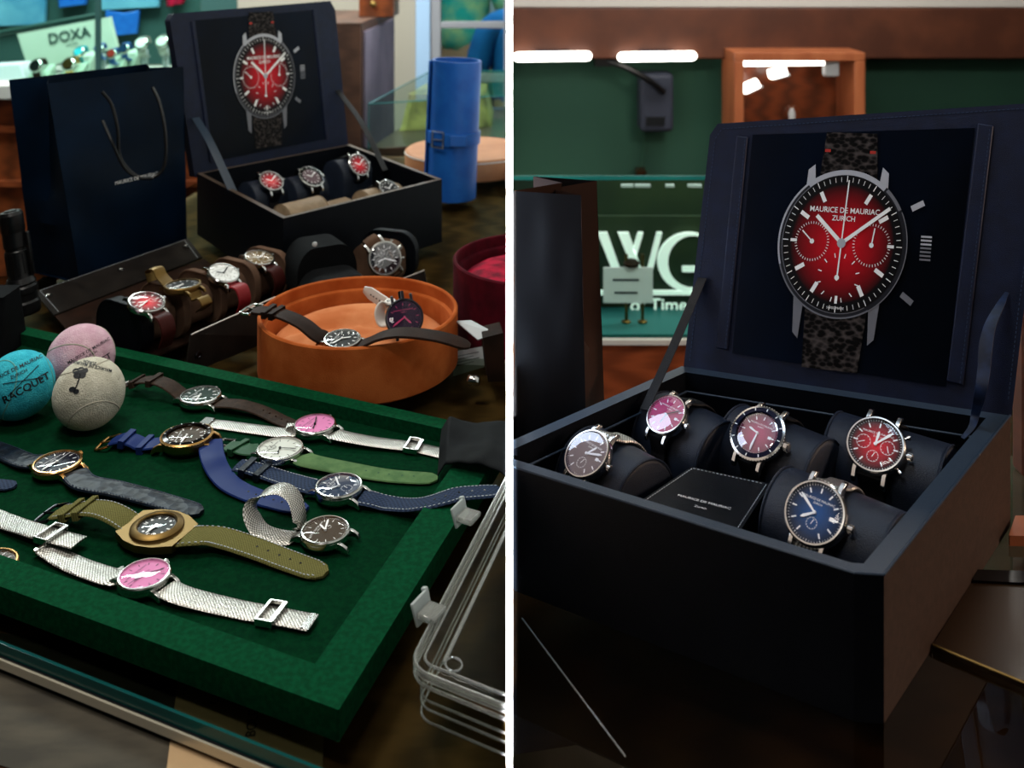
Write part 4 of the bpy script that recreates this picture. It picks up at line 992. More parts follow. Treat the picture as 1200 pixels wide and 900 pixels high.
# ------------------------------------------------------------------ flashlight
c = P(30, 368, TZ); tpt = PY(12, 248, c.y+.0); ax_ = (tpt-c).normalized(); xx = Vector((1, 0, 0)); xx = (xx-ax_*xx.dot(ax_)).normalized(); Q = fr(c, xx, ax_.cross(xx)); hgt = (tpt-c).length; s = c.y/F
root = thing('flashlight', 'black metal flashlight standing on its head at the left of the brown watch roll', 'flashlight', c)
r1, r2 = 17.5*s, 12.5*s
b = MB(); b.lathe([(r1*.9, .001), (r1, .004), (r1, hgt*.12), (r1*.92, hgt*.14), (r1*.92, hgt*.2), (r1, hgt*.22), (r1, hgt*.27), (r1*.88, hgt*.29), (r1*.95, hgt*.31), (r1*.80, hgt*.36)], 'black_rubber', Q, 40); b.build('head', root, ang=.4)
b = MB(); b.lathe([(r1*.8, hgt*.345), (r2, hgt*.38), (r2, hgt*.62), (r2*.9, hgt*.63), (r2*.9, hgt*.65), (r2, hgt*.66), (r2, hgt*.80)], 'black_rubber', Q, 40)
for i in range(12):
    a = i*30; b.box((r2, 0, hgt*.5), (.0012, .003, hgt*.2), 'black_rubber', Q @ RZ(R_(a)))
b.text('FENIX', .010, 'case_grey', Q @ Matrix(((0, -.0, 0, 0), (0, 0, -1, -r2-.0012), (0, 1, 0, hgt*.5), (0, 0, 0, 1))) @ T(0, 0, 0)) if False else None
b.build('barrel', root, ang=.4)
b = MB(); b.lathe([(r2*.98, hgt*.795), (r2*1.06, hgt*.82), (r2*1.06, hgt*.97), (r2*.9, hgt), (r2*.55, hgt), (r2*.5, hgt*1.012), (0, hgt*1.012)], 'black_rubber', Q, 40); b.build('tail_cap', root, ang=.4)
b = MB(); b.box((r2+.0035, 0, hgt*.58), (.004, .006, hgt*.42), 'black_rubber', Q); b.build('pocket_clip', root, bevel=.001)
# dark pouch at the frame edge
c = P(-14, 425, TZ); b = MB(); b.hull([(c.x-.05, c.y-.01, TZ+.0003), (c.x+.021, c.y-.012, TZ+.0003), (c.x+.021, c.y+.05, TZ+.0003), (c.x-.05, c.y+.05, TZ+.0003)], [(c.x-.05, c.y, TZ+.07), (c.x+.016, c.y, TZ+.07), (c.x+.016, c.y+.04, TZ+.07), (c.x-.05, c.y+.04, TZ+.07)], 'black_cloth')
tag(b.build('pouch', bevel=.006, seg=3), 'black pouch cut by the left frame edge, behind the turquoise ball', 'pouch')

# ------------------------------------------------------------------ brown watch roll
O = P(147, 411, TZ); E4 = P(314, 344, TZ); axr = (E4-O).normalized(); LR = (E4-O).length; pr_ = Vector((axr.y, -axr.x, 0))
roll = thing('leather_watch_roll', 'opened brown leather watch roll with five padded dividers and snap flaps, behind the green tray', 'watch roll', (O+E4)/2)
zb = TZ
# leather sheet under the dividers, and the back flap with three snaps
def slab(name, pts, k, parent, z=.0008, t=.0022, edge=None):
    b = MB(); b.hull([(p.x, p.y, p.z) for p in pts], [(p.x, p.y, p.z+t) for p in pts], k); return b.build(name, parent, smooth=False, bevel=.0006)
s1 = [P(64, 372, TZ+.0006), P(78, 388, TZ+.0006), O+pr_*.045-axr*.01, E4+pr_*.045+axr*.015, P(272, 330, TZ+.0006), P(239, 305, TZ+.0006)]
for p in s1: p.z = TZ+.0006
b = MB(); b.hull([tuple(p) for p in s1], [tuple(p+UP*.0022) for p in s1], 'brown_leather'); b.build('base_sheet', roll, smooth=False)
fl_ = [P(40, 344, TZ+.012), P(220, 281, TZ+.012), P(237, 303, TZ+.003), P(63, 371, TZ+.003)]
flap = slab('back_flap', fl_, 'dark_leather', roll)
for x, y in ((57, 346.5), (142, 316.5), (218, 289)):
    p = P(x, y, TZ+.0120); b = MB(); b.lathe([(.0045, 0), (.0045, .0012), (.0028, .0018), (.0022, .0010), (0, .0010)], 'steel', T(*p), 20); b.build('snap', flap)
b = MB()
for q0, q1 in ((0, 1), (3, 0), (2, 1)):
    a0, a1 = fl_[q0].lerp(fl_[(q0+2) % 4], .03), fl_[q1].lerp(fl_[(q1+2) % 4], .03); a0.z += .0024; a1.z += .0024; nst = int((a1-a0).length/.004)
    for i in range(nst): p = a0.lerp(a1, (i+.5)/nst); b.box((0, 0, 0), (.0022, .0005, .0004), 'white_stitch', fr(p, a1-a0, UP.cross(a1-a0)))
b.build('stitching', flap, smooth=False)
# dividers
def stad(w, h, n=10):
    pts = []; r = min(w*.62, h*.55)
    for cx, cz_, a0 in ((w-r, h-r, 0), (-w+r, h-r, 90), (-w+r, r*.8, 180), (w-r, r*.8, 270)):
        rr1 = r if a0 < 180 else r*.8
        for i in range(n+1): a = R_(a0+90*i/n); pts.append(((w-rr1)*(1 if a0 in (0, 270) else -1)+rr1*math.cos(a), (h-r if a0 < 180 else rr1)+rr1*math.sin(a)))
    return pts
def divider(parent, o, ax, side, w, h, t, k, kcap=None, name='divider'):
    M = fr(o, side, UP); b = MB(); pr = stad(w, h)
    b.prism(pr, -t/2, t/2, k, M); ob = b.build(name, parent, bevel=.0015, seg=3, ang=.5)
    b = MB(); b.tube([M @ Vector((x*.985, z_*.985+.0005, sg*t/2)) for sg in (1,) for x, z_ in pr], .0012, kcap or k, 6, closed=True); b.build('piping', ob); return ob
for i in range(5):
    o = O+axr*(LR*i/4); o.z = zb+.003
    divider(roll, o, axr, pr_, .0395, .0555 if i else .053, .010 if i else .016, 'black_leather' if i == 0 else 'brown_suede')
for i in range(4):
    c = O+axr*(LR*(i+.5)/4); M = fr(c+UP*.027, pr_, UP) ; b = MB(); b.prism([(x*.72, y*.72-.019) for x, y in stad(.0385, .056)], -LR/8+.007, LR/8-.007, 'brown_suede', M); b.build('padded_bar', roll, bevel=.001)
# front flap standing up
ff = [P(217, 440, TZ+.001), P(330, 394, TZ+.001), PY(322, 348, P(320, 395, TZ).y+.01), PY(224, 392, P(220, 440, TZ).y+.01)]
b = MB(); nf_ = (ff[1]-ff[0]).cross(ff[3]-ff[0]).normalized(); b.hull([tuple(p) for p in ff], [tuple(p+nf_*-.0025) for p in ff], 'dark_leather'); ffo = b.build('front_flap', roll, smooth=False, bevel=.0006)
b = MB(); b.tube([ff[3]+nf_*.0004, ff[2]+nf_*.0004], .0007, 'white_strap', 6); b.build('edge_binding', ffo)
p = PP(232, 416, ff[0], nf_); vv = nf_ if nf_.y < 0 else -nf_
b = MB(); b.lathe([(.004, 0), (.004, .001), (.0026, .0015), (.002, .0008), (0, .0008)], 'gunmetal', fr(p+vv*.0002, Vector((1, 0, 0))-vv*vv.x, UP-vv*vv.z), 18); b.build('snap', ffo)
# watches on the roll
def rollwatch(label, i, px, py, dpx, z, tilt, sk, **kw):
    cb = O+axr*(LR*(i+.5)/4); c = P(px, py, z); nrm = (UP*math.cos(R_(tilt))+pr_*math.sin(R_(tilt)))
    R = dpx/F*c.y/2; W = watch(label, c, nrm, -pr_ if not kw.get('d12') else kw.pop('d12'), R, th=.02/R, **kw)
    if sk:
        strap(W, [lugpt(W, -1, 1.0, .3), c+pr_*.030-UP*.012, c+pr_*.036-UP*.026, c+pr_*.030-UP*.042], .020, sk, side=axr, tip=False, t=.003)
        strap(W, [lugpt(W, 1, 1.0, .3), c-pr_*.022-UP*.006, c-pr_*.032-UP*.020], .020, sk, side=axr, tip=False, t=.003)
    return W
rollwatch('red-dialled chronograph on a brown strap, nearest in the brown watch roll', 0, 172, 354, 43, TZ+.060, 16, 'burgundy_strap', dial='red_fume', subs=[(-.42, 0, .22, 270, 0), (.42, 0, .22, 90, 0)], hm=(9, 42), text=False)
W = rollwatch('brass watch on its open metal bracelet, second in the brown watch roll', 1, 214, 334, 42, TZ+.064, -2, None, metal='brass', dial='charcoal_dial', hm=(8, 45), text=False)
c = W['base']
strap(W, [lugpt(W, 1, 1.0, .3), c-pr_*.024+UP*.004, c-pr_*.036+UP*.010, c-pr_*.044+UP*.018, c-pr_*.056+UP*.014, c-pr_*.052+UP*.002], .017, 'brass', side=axr, tip=False, t=.002, name='bracelet')
strap(W, [lugpt(W, -1, 1.0, .3), c+pr_*.024-UP*.004, c+pr_*.034-UP*.001, c+pr_*.040-UP*.008, c+pr_*.030-UP*.016], .017, 'brass', side=axr, tip=False, t=.002, name='bracelet')
rollwatch('white-dialled chronograph on a red strap, third in the brown watch roll', 2, 262, 320, 38, TZ+.060, 22, 'red_strap', dial='white_dial', ink='print_ink', idx='thin', subs=[(-.42, 0, .24, 270, 0), (.42, 0, .24, 90, 0), (0, -.42, .24, 180, 1)], hm=(10, 10))
rollwatch('steel watch with an openworked golden dial, farthest in the brown watch roll', 3, 304, 302, 36, TZ+.058, 14, 'burgundy_strap', dial='brass', idx='bar', subs=[(.1, -.3, .4, 180, 1), (-.3, .25, .3, 0, 0)], hm=(10, 12), text=False)

# ------------------------------------------------------------------ black watch roll with a chronograph
c1 = P(448, 331, TZ)
br_ = thing('travel_watch_roll', 'black watch roll holding a black chronograph, in front of the left booth display box', 'watch roll', c1+Vector((0, .02, 0)))
sd = Vector((.96, -.28, 0)).normalized(); ax2 = Vector((.28, .96, 0))
divider(br_, c1+ax2*.028+UP*.001, ax2, Vector((.94, -.34, 0)), .040, .062, .012, 'black_leather', name='end_divider')
b = MB(); M = fr(c1+ax2*.0-UP*.0+UP*.001, Vector((.94, -.34, 0)), UP); b.prism([(x*.86-.004, y*.92) for x, y in stad(.036, .058)], -.018, .02, 'brown_suede', M); b.build('padded_bar', br_, bevel=.002)
cc = PY(451, 303, P(450, 331, TZ).y-.030); W = watch('black-dialled steel chronograph facing out from the black watch roll', cc, (.32, -.88, .35), (-.55, .05, .85), .0222, dial='charcoal_dial', subs=[(-.42, 0, .24, 270, 0), (.42, 0, .24, 90, 0), (0, .42, .24, 0, 0)], hm=(9, 23), glass='coated_crystal', pushers=True, bezel=None, metal='brushed_steel')
strap(W, [lugpt(W, 1, 1.0, .3), cc+W['d']*.029-W['n']*.006, cc+W['d']*.033-W['n']*.018, cc+W['d']*.028-W['n']*.034], .02, 'brown_suede', side=W['x'], tip=False, t=.003)
strap(W, [lugpt(W, -1, 1.0, .3), cc-W['d']*.027-W['n']*.008, cc-W['d']*.028-W['n']*.022], .02, 'brown_suede', side=W['x'], tip=False, t=.003)
# rounded black case beside it: body, domed end and raised flap
cB = P(391, 366, TZ)
rb = thing('zipped_watch_case', 'black fabric watch case with a raised flap, left of the black chronograph', 'watch case', cB+Vector((0, .03, 0)))
axb = Vector((-.50, .86, 0)).normalized(); sb = Vector((.86, .50, 0)).normalized(); sb = Vector((axb.y, -axb.x, 0))
M = fr(cB+UP*.001, sb, UP); b = MB(); b.prism(stad(.040, .050), -.022, .030, 'black_cloth', M @ T(0, 0, 0)); b.build('padded_end', rb, bevel=.006, seg=4, ang=.8)
b = MB(); b.tube([M @ Vector((x*.93, z_*.95+.001, .0305)) for x, z_ in stad(.040, .050)], .0009, 'gunmetal', 6, closed=True); b.build('zip', rb)
o2_ = cB+axb*.052+UP*.001; M = fr(o2_, sb, UP); b = MB(); b.prism([(x*1.02, y*1.38) for x, y in stad(.038, .054)], -.030, .030, 'black_cloth', M); b.build('body', rb, bevel=.008, seg=4, ang=.8)
b = MB(); q = PY(369, 286, cB.y-.012); b.lathe([(.003, 0), (.003, .002), (0, .003)], 'card', fr(q, (1, 0, 0), (0, .1, 1)), 14); b.build('snap', rb)
for lab_, pp in (('thin dark flap with a pale border, between the orange box and black watch case', [(366, 334), (398, 315), (402, 322), (372, 338)]), ('dark leather flap tip with a pale border behind the orange box, below the black chronograph', [(463, 331), (497, 318), (500, 332), (470, 338)])):
    q = [PY(x, y, P(400, 338, TZ).y-.035) for x, y in pp]
    for i in (0, 1): q[i].y += .004
    b = MB(); b.hull([tuple(p) for p in q], [tuple(p+Vector((0, .003, 0))) for p in q], 'dark_leather'); b.tube([q[0], q[1]], .0006, 'white_strap', 6)
    q2 = [Vector((q[3].x, q[3].y, TZ+.0004)), Vector((q[2].x, q[2].y, TZ+.0004)), q[2], q[3]]
    b.hull([tuple(p) for p in q2], [tuple(p+Vector((0, .003, 0))) for p in q2], 'dark_leather'); tag(b.build('leather_flap', smooth=False), lab_, 'flap')

# ------------------------------------------------------------------ cards and block at the right
y0 = 1.015
def card(label, pix, k, ydep, tilt=.0, lines=0, th=.0012):
    q = [PY(x, y, ydep+dy) for x, y, dy in pix]; n_ = (q[1]-q[0]).cross(q[3]-q[0]).normalized(); n_ = n_ if n_.y < 0 or n_.z > .7 else -n_
    b = MB(); b.hull([tuple(p-n_*th) for p in q], [tuple(p) for p in q], k)
    ux_ = (q[2]-q[3]).normalized(); uy_ = n_.cross(ux_)
    for i in range(lines):
        v = .22+i*.13; a0 = q[0].lerp(q[3], v).lerp(q[1].lerp(q[2], v), .1); a1 = q[0].lerp(q[3], v).lerp(q[1].lerp(q[2], v), .1+.75*(1-.25*(i % 2)))
        b.tube([a0+n_*.0003, a1+n_*.0003], .0003, 'print_ink', 4)
    return tag(b.build('card', smooth=False, clip=LC), label, 'card')
p0 = P(533, 452, TZ)
card('white price card with lines of small print, leaning behind the orange round box', [(532, 412, .012), (566, 406, .012), (568, 430, .004), (531, 441, .004)], 'card', 1.06, lines=4)
card('pale card lying against the crimson velvet box above the dark wooden block', [(534, 376, .03), (552, 375, .03), (580, 390, 0), (560, 398, 0)], 'card', 1.02)
for nm_, pts_, lb in (('wooden_block', [(566, 396), (590, 390), (592, 440), (572, 440)], 'dark wooden block standing beside the white price card'),):
    q = [PY(x, y, 1.01) for x, y in pts_]; q[2].z = q[3].z = TZ+.0004
    b = MB(); b.hull([tuple(p) for p in q], [tuple(p+Vector((-.004, .030, 0))) for p in q], 'brown_leather'); tag(b.build(nm_, bevel=.001, clip=LC), lb, 'block')
b = MB(); c = P(555, 446, TZ+.005); b.lathe([(.0045, -.006), (.0055, -.004), (.0055, .004), (.0045, .006)], 'steel', fr(c, (0, 0, 1), (.2, 1, 0)) @ RX(R_(0)) @ RY(R_(90)) @ RY(R_(-90)), 20)
tag(b.build('steel_bead'), 'small shiny steel bead on the glass below the price card', 'bead')

# ------------------------------------------------------------------ left booth background
YC = 3.25
M_('brown_wood', '4A3024', .5, col2='38231A', vscale=5, kind='wave', stretch=(.6, 1, 5))
bc = thing('back_counter', 'reddish wooden shop counter far back at the left, with a pale worktop', 'counter', (-2.2, YC+.3, 0))
b = MB(); b.box((-2.3, YC+.3, .45), (2.6, .6, .90), 'front_wood'); b.build('cabinet', bc, smooth=False, bevel=.004)
b = MB(); b.box((-2.3, YC+.285, .926), (2.64, .65, .048), 'grey_trim'); b.build('worktop', bc, smooth=False, bevel=.004)
for z in (.62, .80):
    b = MB(); b.box((-2.3, YC-.006, z), (2.6, .012, .02), 'red_wood'); b.build('moulding', bc, smooth=False)
gc = thing('glass_display_case', 'glass display case with dark green edges on the back counter', 'display case', (-2.1, YC+.35, TZ))
b = MB(); b.box((-2.2, YC+.06, 1.17), (2.3, .006, .43), 'case_glass'); b.build('front_pane', gc, smooth=False)
b = MB()
for x in (115,): p = PY(x, 0, YC+.055); b.box((p.x, YC+.055, 1.17), (.016, .014, .43), 'dark_ink')
b.build('frame_post', gc, smooth=False)
b = MB(); a0, a1 = PY(-40, 46, YC+.16), PY(113, 18, YC+.16); b.tube([a0, a1], .010, 'dark_ink', 6); b.build('shelf_edge', gc, smooth=False)
b = MB(); b.box((-2.2, YC+.5, 1.17), (2.3, .01, .43), 'dark_ink'); b.build('back_panel', gc, smooth=False)
# cream board with letters
q = [PY(x, y, YC+.26) for x, y in ((34, 84), (136, 56), (127, 20), (20, 40))]; q[0].z = q[0].z; nb3 = Vector((0, 1, .0))
b = MB(); b.hull([tuple(p+Vector((0, .03, 0))) for p in q], [tuple(p+Vector((0, 0, 0))) for p in q], 'sign_cream'); ux_ = (q[2]-q[3]).normalized(); o_ = PY(81, 42, YC+.257)
b.text('DOXA', .052, 'dark_ink', fr(o_, ux_, Vector((0, 0, 1))), .02); b.text('SWISS', .016, 'dark_ink', fr(PY(84, 52, YC+.257), ux_, Vector((0, 0, 1))))
b.tube([q[0].lerp(q[0], 0), Vector((q[0].x, YC+.28, TZ))], .006, 'sign_cream', 6)
tag(b.build('brand_board', smooth=False), 'tilted cream board lettered in dark capitals inside the back glass display case', 'sign')
def stand(label, px, py, w, kind, dialk, strapk, dy=.0):
    Y = YC+.16+dy; s = Y/F; c = PY(px, py+w*.5, Y); c.z = TZ; h = max(.03, PY(px, py, Y).z-TZ)
    root = thing('watch_stand', label, 'watch stand', c); wd = w*s/2
    b = MB()
    if kind == 'wedge': b.hull([(c.x-wd, c.y-.03, TZ+.0003), (c.x+wd, c.y-.03, TZ+.0003), (c.x+wd, c.y+.04, TZ+.0003), (c.x-wd, c.y+.04, TZ+.0003)], [(c.x-wd, c.y-.01, TZ+h*.35), (c.x+wd, c.y-.01, TZ+h*.55), (c.x+wd, c.y+.04, TZ+h), (c.x-wd, c.y+.04, TZ+h*.8)], 'sign_cream')
    else: b.lathe([(wd*.8, .0003), (wd*.8, .012), (wd*.3, .02), (wd*.3, h*.8), (0, h*.8)], 'card', T(c.x, c.y, TZ), 24)
    b.build('base', root, bevel=.004)
    b = MB(); M = fr(Vector((c.x, c.y-.035, TZ+h)), (1, 0, .1), (0, .5, 1)); b.lathe([(wd*.62, -.006), (wd*.70, 0), (wd*.62, .006), (wd*.5, .008), (wd*.5, .006), (0, .006)], 'steel', M, 28); disc(b, wd*.5, .0085, dialk, M, 24); b.build('watch_head', root)
    b = MB(); pts = [M @ Vector((0, wd*1.0*math.cos(t)*1.05, -wd*.9+wd*.9*math.sin(t))) for t in [R_(90+i*20) for i in range(-7, 8)]]
    b.ribbon(pts, wd*.8, .004, strapk, side=(1, 0, .1)); b.build('bracelet', root)
stand('grey wedge stand with a brown-strapped watch, in front of the cream board', 48, 76, 24, 'wedge', 'charcoal_dial', 'brown_strap', -.02)
stand('pale stand with a gold bracelet watch, in front of the cream board', 86, 74, 24, 'wedge', 'gold', 'gold', -.04)
stand('pale stand with a turquoise-strapped watch behind the gold one', 98, 60, 20, 'wedge', 'ball_blue', 'ball_blue', .05)
stand('stand with a blue watch just right of the case post', 121, 56, 18, 'round', 'blue_leather', 'blue_leather', .02)
stand('stand with a coral-dialled blue watch beside the bag top', 136, 62, 18, 'wedge', 'print_red', 'blue_leather', -.03)
stand('stand with a blue-strapped watch, left of the two pale round stands', 150, 56, 20, 'wedge', 'blue_dial', 'blue_leather', .02)
stand('left one of the two pale round display stands beside the open box lid', 170, 50, 24, 'round', 'white_dial', 'mesh_band', .03)
stand('right one of the two pale round display stands beside the open box lid', 194, 48, 24, 'round', 'cream_dial', 'mesh_band', .03)
b = MB(); c = PY(10, 84, YC+.12); b.hull([(c.x-.2, c.y-.03, TZ+.0003), (c.x+.07, c.y-.03, TZ+.0003), (c.x+.07, c.y+.06, TZ+.0003), (c.x-.2, c.y+.06, TZ+.0003)], [(c.x-.2, c.y-.02, TZ+.035), (c.x+.05, c.y-.02, TZ+.05), (c.x+.05, c.y+.06, TZ+.055), (c.x-.2, c.y+.06, TZ+.04)], 'pink_card'); tag(b.build('display_pad', bevel=.004), 'pale pink display pad at the left frame edge on the back counter', 'display pad')
for lb, x0, y0_, x1, y1, kk_ in (('bright blue gift bag hanging behind the cream board in the glass case', 126, 12, 164, 43, 'blue_leather'), ('light blue picture panel at the top left inside the glass case', -30, -40, 56, 32, 'blue_haze'), ('blue box in a green frame at the top, right of the picture panel', 70, -30, 104, 9, 'blue_leather'), ('pale blue poster behind the round stands', 120, -40, 190, 12, 'blue_haze'), ('small red box at the top beside the open lid', 196, -20, 218, 8, 'red_velvet')):
    if kk_ == 'blue_haze' and 'blue_haze' not in MT: M_('blue_haze', '2E6C8E', .7, col2='5B93A8', vscale=5)
    a0, a1 = PY(x0, y1, YC+.47), PY(x1, y0_, YC+.47); b = MB()
    b.prism([(a0.x, a0.z), (a1.x-.01, a0.z+.012), (a1.x, a1.z), ((a0.x+a1.x)/2, a1.z-.01 if 'gift' in lb else a1.z), (a0.x-.005, a1.z)], 0, .02, kk_, Matrix(((1, 0, 0, 0), (0, 0, 1, a0.y-.01), (0, 1, 0, 0), (0, 0, 0, 1)))); tag(b.build('gift_bag' if 'gift' in lb else 'picture_panel' if 'haze' in kk_ else 'gift_box', bevel=.003), lb, 'gift bag' if 'gift' in lb else 'panel' if 'haze' in kk_ else 'box')
# wooden cabinet right of the lid, and glass cube in front of the door
q0, q1 = PY(386, 118, 3.1), PY(423, 27, 3.1); 
wc = thing('wooden_cabinet', 'dark wooden cabinet with a grey-lilac side panel, right of the open lid', 'cabinet', (q0.x, 3.3, 0))
M_('lilac_panel', '5B5364', .6, col2='74697A', vscale=5)
s3 = PY(462, 18, 3.75)
b = MB(); b.hull([(q0.x-.35, 3.1, 0), (q1.x, 3.1, 0), (s3.x, 3.75, 0), (q0.x-.35, 3.75, 0)], [(q0.x-.35, 3.1, q1.z), (q1.x, 3.1, q1.z), (s3.x, 3.75, q1.z), (q0.x-.35, 3.75, q1.z)], 'brown_wood'); b.build('body', wc, smooth=False)
dv = (Vector((s3.x, 3.75, 0))-Vector((q1.x, 3.1, 0))); nv = Vector((dv.y, -dv.x, 0)).normalized()
b = MB(); a0 = Vector((q1.x, 3.1, 0))+dv*.05; a1 = Vector((q1.x, 3.1, 0))+dv*.93; b.hull([(*(a0+nv*.001).xy, .5), (*(a1+nv*.001).xy, .5), (*(a1+nv*.008).xy, .5), (*(a0+nv*.008).xy, .5)], [(*(a0+nv*.001).xy, q1.z-.03), (*(a1+nv*.001).xy, q1.z-.03), (*(a1+nv*.008).xy, q1.z-.03), (*(a0+nv*.008).xy, q1.z-.03)], 'lilac_panel'); b.build('side_panel', wc, smooth=False)
b = MB(); p = PY(440, 14, 3.35); b.box((p.x, 3.45, q1.z+.045), (.12, .16, .09), 'front_wood'); b.build('drawer_box', wc, smooth=False, bevel=.003)
b = MB(); p = PY(437, 11, 3.36); b.lathe([(.008, 0), (.011, .008), (0, .014)], 'brass', fr(Vector((p.x, 3.369, q1.z+.045)), (1, 0, 0), (0, 0, 1)), 14); b.build('knob', wc)
# door with panes
DY = 4.3
dr_ = MB()
def px_box(b, x0, y0_, x1, y1, Y, t, k):
    a0, a1 = PY(x0, y1, Y), PY(x1, y0_, Y); b.box(((a0.x+a1.x)/2, Y, (a0.z+a1.z)/2), (a1.x-a0.x, t, a1.z-a0.z), k)
M_('door_paint', '7E7C80', .6)
M_('door_edge', '8FA6C0', .6)
for x0, y0_, x1, y1 in ((505, -260, 517, 190), (590.5, -260, 593.8, 190), (517, 25, 590.5, 33), (517, 86, 590.5, 96), (517, -40, 590.5, -30), (517, 146, 590.5, 190)):
    px_box(dr_, x0, y0_, x1, y1, DY, .04, 'door_paint')
px_box(dr_, 488, -260, 504.8, 190, DY, .06, 'door_edge')
d1 = struct(dr_.build('door_1', smooth=False, bevel=.004))
b = MB(); px_box(b, 517, -260, 590, 190, DY+.005, .004, 'case_glass'); b.build('pane', d1, smooth=False)
# people outside the door
M_('blue_shirt', '1462A8', .9, col2='0F559A', vscale=12)
M_('plaid_shirt', '2FB8B0', .9, col2='B9D8A0', vscale=9, kind=None)
M_('skin', 'B58A72', .6); M_('hair', '2A1C14', .8); M_('trousers', '22303E', .8)
def person(label, x, y, shirt, rz, s=1.0, z=0):
    root = thing('person', label, 'person', (x, y, z)); M = Matrix.Translation((x, y, z)) @ RZ(rz) @ Matrix.Scale(s, 4)
    def skinned(name, V, E, k, par=root, sub=2):
        me = bpy.data.meshes.new(name); me.from_pydata([(M @ Vector(v[:3]))-OFF[root.name] for v in V], E, []); ob = bpy.data.objects.new(name, me); COL.objects.link(ob); ob.parent = par; me.materials.append(MT[k]); OFF[ob.name] = OFF[root.name]
        m_ = ob.modifiers.new('skin', 'SKIN'); m_.use_smooth_shade = True; sv = me.skin_vertices[0].data if me.skin_vertices else None
        if sv is None: return ob
        for i, v in enumerate(V): sv[i].radius = (v[3]*s, (v[4] if len(v) > 4 else v[3])*s)
        sv[0].use_root = True; q = ob.modifiers.new('sub', 'SUBSURF'); q.levels = sub; q.render_levels = sub; return ob
    V = [(0, 0, .95, .15, .11), (0, 0, 1.15, .14, .10), (0, 0, 1.35, .17, .11), (0, 0, 1.46, .09, .08), (0, .0, 1.54, .05, .05), (0, -.01, 1.63, .075, .09), (0, -.01, 1.72, .07, .085),
         (-.17, 0, 1.42, .06), (-.24, 0, 1.15, .045), (-.24, -.06, .92, .032), (-.24, -.08, .82, .035), (.17, 0, 1.42, .06), (.24, 0, 1.15, .045), (.24, -.06, .92, .032), (.24, -.08, .82, .035),
         (-.10, 0, .82, .10), (-.11, 0, .48, .065), (-.11, .02, .1, .045), (-.11, -.1, .04, .04), (.10, 0, .82, .10), (.11, 0, .48, .065), (.11, .02, .1, .045), (.11, -.1, .04, .04)]
    E_ = [(0, 1), (1, 2), (2, 3), (3, 4), (4, 5), (5, 6), (3, 7), (7, 8), (8, 9), (9, 10), (3, 11), (11, 12), (12, 13), (13, 14), (0, 15), (15, 16), (16, 17), (17, 18), (0, 19), (19, 20), (20, 21), (21, 22)]
    skinned('body', V, E_, 'skin')
    Vs = [(0, 0, .92, .17, .13), (0, 0, 1.15, .16, .12), (0, 0, 1.35, .19, .125), (0, 0, 1.46, .11, .09), (-.18, 0, 1.42, .075), (-.245, 0, 1.17, .065), (.18, 0, 1.42, .075), (.245, 0, 1.17, .065)]
    skinned('shirt', Vs, [(0, 1), (1, 2), (2, 3), (3, 4), (4, 5), (3, 6), (6, 7)], shirt)
    Vt = [(0, 0, .93, .16, .12), (-.10, 0, .80, .115), (-.11, 0, .48, .08), (-.11, .02, .1, .065), (.10, 0, .80, .115), (.11, 0, .48, .08), (.11, .02, .1, .065)]
    skinned('trousers', Vt, [(0, 1), (1, 2), (2, 3), (0, 4), (4, 5), (5, 6)], 'trousers')
    skinned('hair', [(0, .03, 1.66, .07, .06), (0, .02, 1.75, .075, .08)], [(0, 1)], 'hair')
p = PY(583, 60, DY+.35); person('person in a plain blue t-shirt standing beyond the paned door', .06, DY+.38, 'blue_shirt', .2, 1, -.40)
p = PY(540, 60, DY+.65); person('person in a teal checked shirt standing beyond the paned door', p.x-.02, DY+.72, 'plaid_shirt', -.1, 1.06, -.18)
# glass cube in front of the door
gx = [PY(441, 117, 2.75), PY(505, 80, 3.3), PY(594, 80, 3.3)]
GZ = gx[0].z
M_('outside_wall', 'A9BCC6', .8) if 'outside_wall' not in MT else None
gcube = thing('glass_display_case', 'tall glass display cube behind the tan lid and the blue roll', 'display case', (-.2, 2.95, 0))
gp = [Vector((-.38, 2.60, 0)), Vector((-.010, 2.75, 0)), Vector((-.010, 3.3, 0)), Vector((gx[1].x, 3.3, 0))]
b = MB(); b.hull(ring2(gp, .02), ring2(gp, .865), 'brown_wood'); b.build('wooden_base', gcube, smooth=False, bevel=.003)
b = MB(); b.hull(ring2(gp, .8655), ring2(gp, .985), 'case_glass'); b.build('glass_hood', gcube, smooth=False)
M_('dried_moss', '4A4A22', .95, col2='8A8648', vscale=14, bump=.5, bscale=90)
b = MB(); b.hull([(-.33, 2.85, .8668), (-.06, 2.92, .8668), (-.06, 3.2, .8668), (-.28, 3.2, .8668)], [(-.31, 2.9, .965), (-.08, 2.95, .955), (-.08, 3.17, .96), (-.26, 3.17, .97)], 'dried_moss'); tag(b.build('moss_block', bevel=.02, seg=3), 'olive green mossy block inside the glass display cube', 'moss')
b = MB()
for i in range(4):
    a_, c_ = gp[i], gp[(i+1) % 4]; b.tube([(a_.x, a_.y, .985), (c_.x, c_.y, .985)], .0018, 'glass_edge', 6); b.tube([(a_.x, a_.y, .866), (a_.x, a_.y, .985)], .002, 'glass_edge', 6)
b.build('glass_edge', gcube, smooth=False)
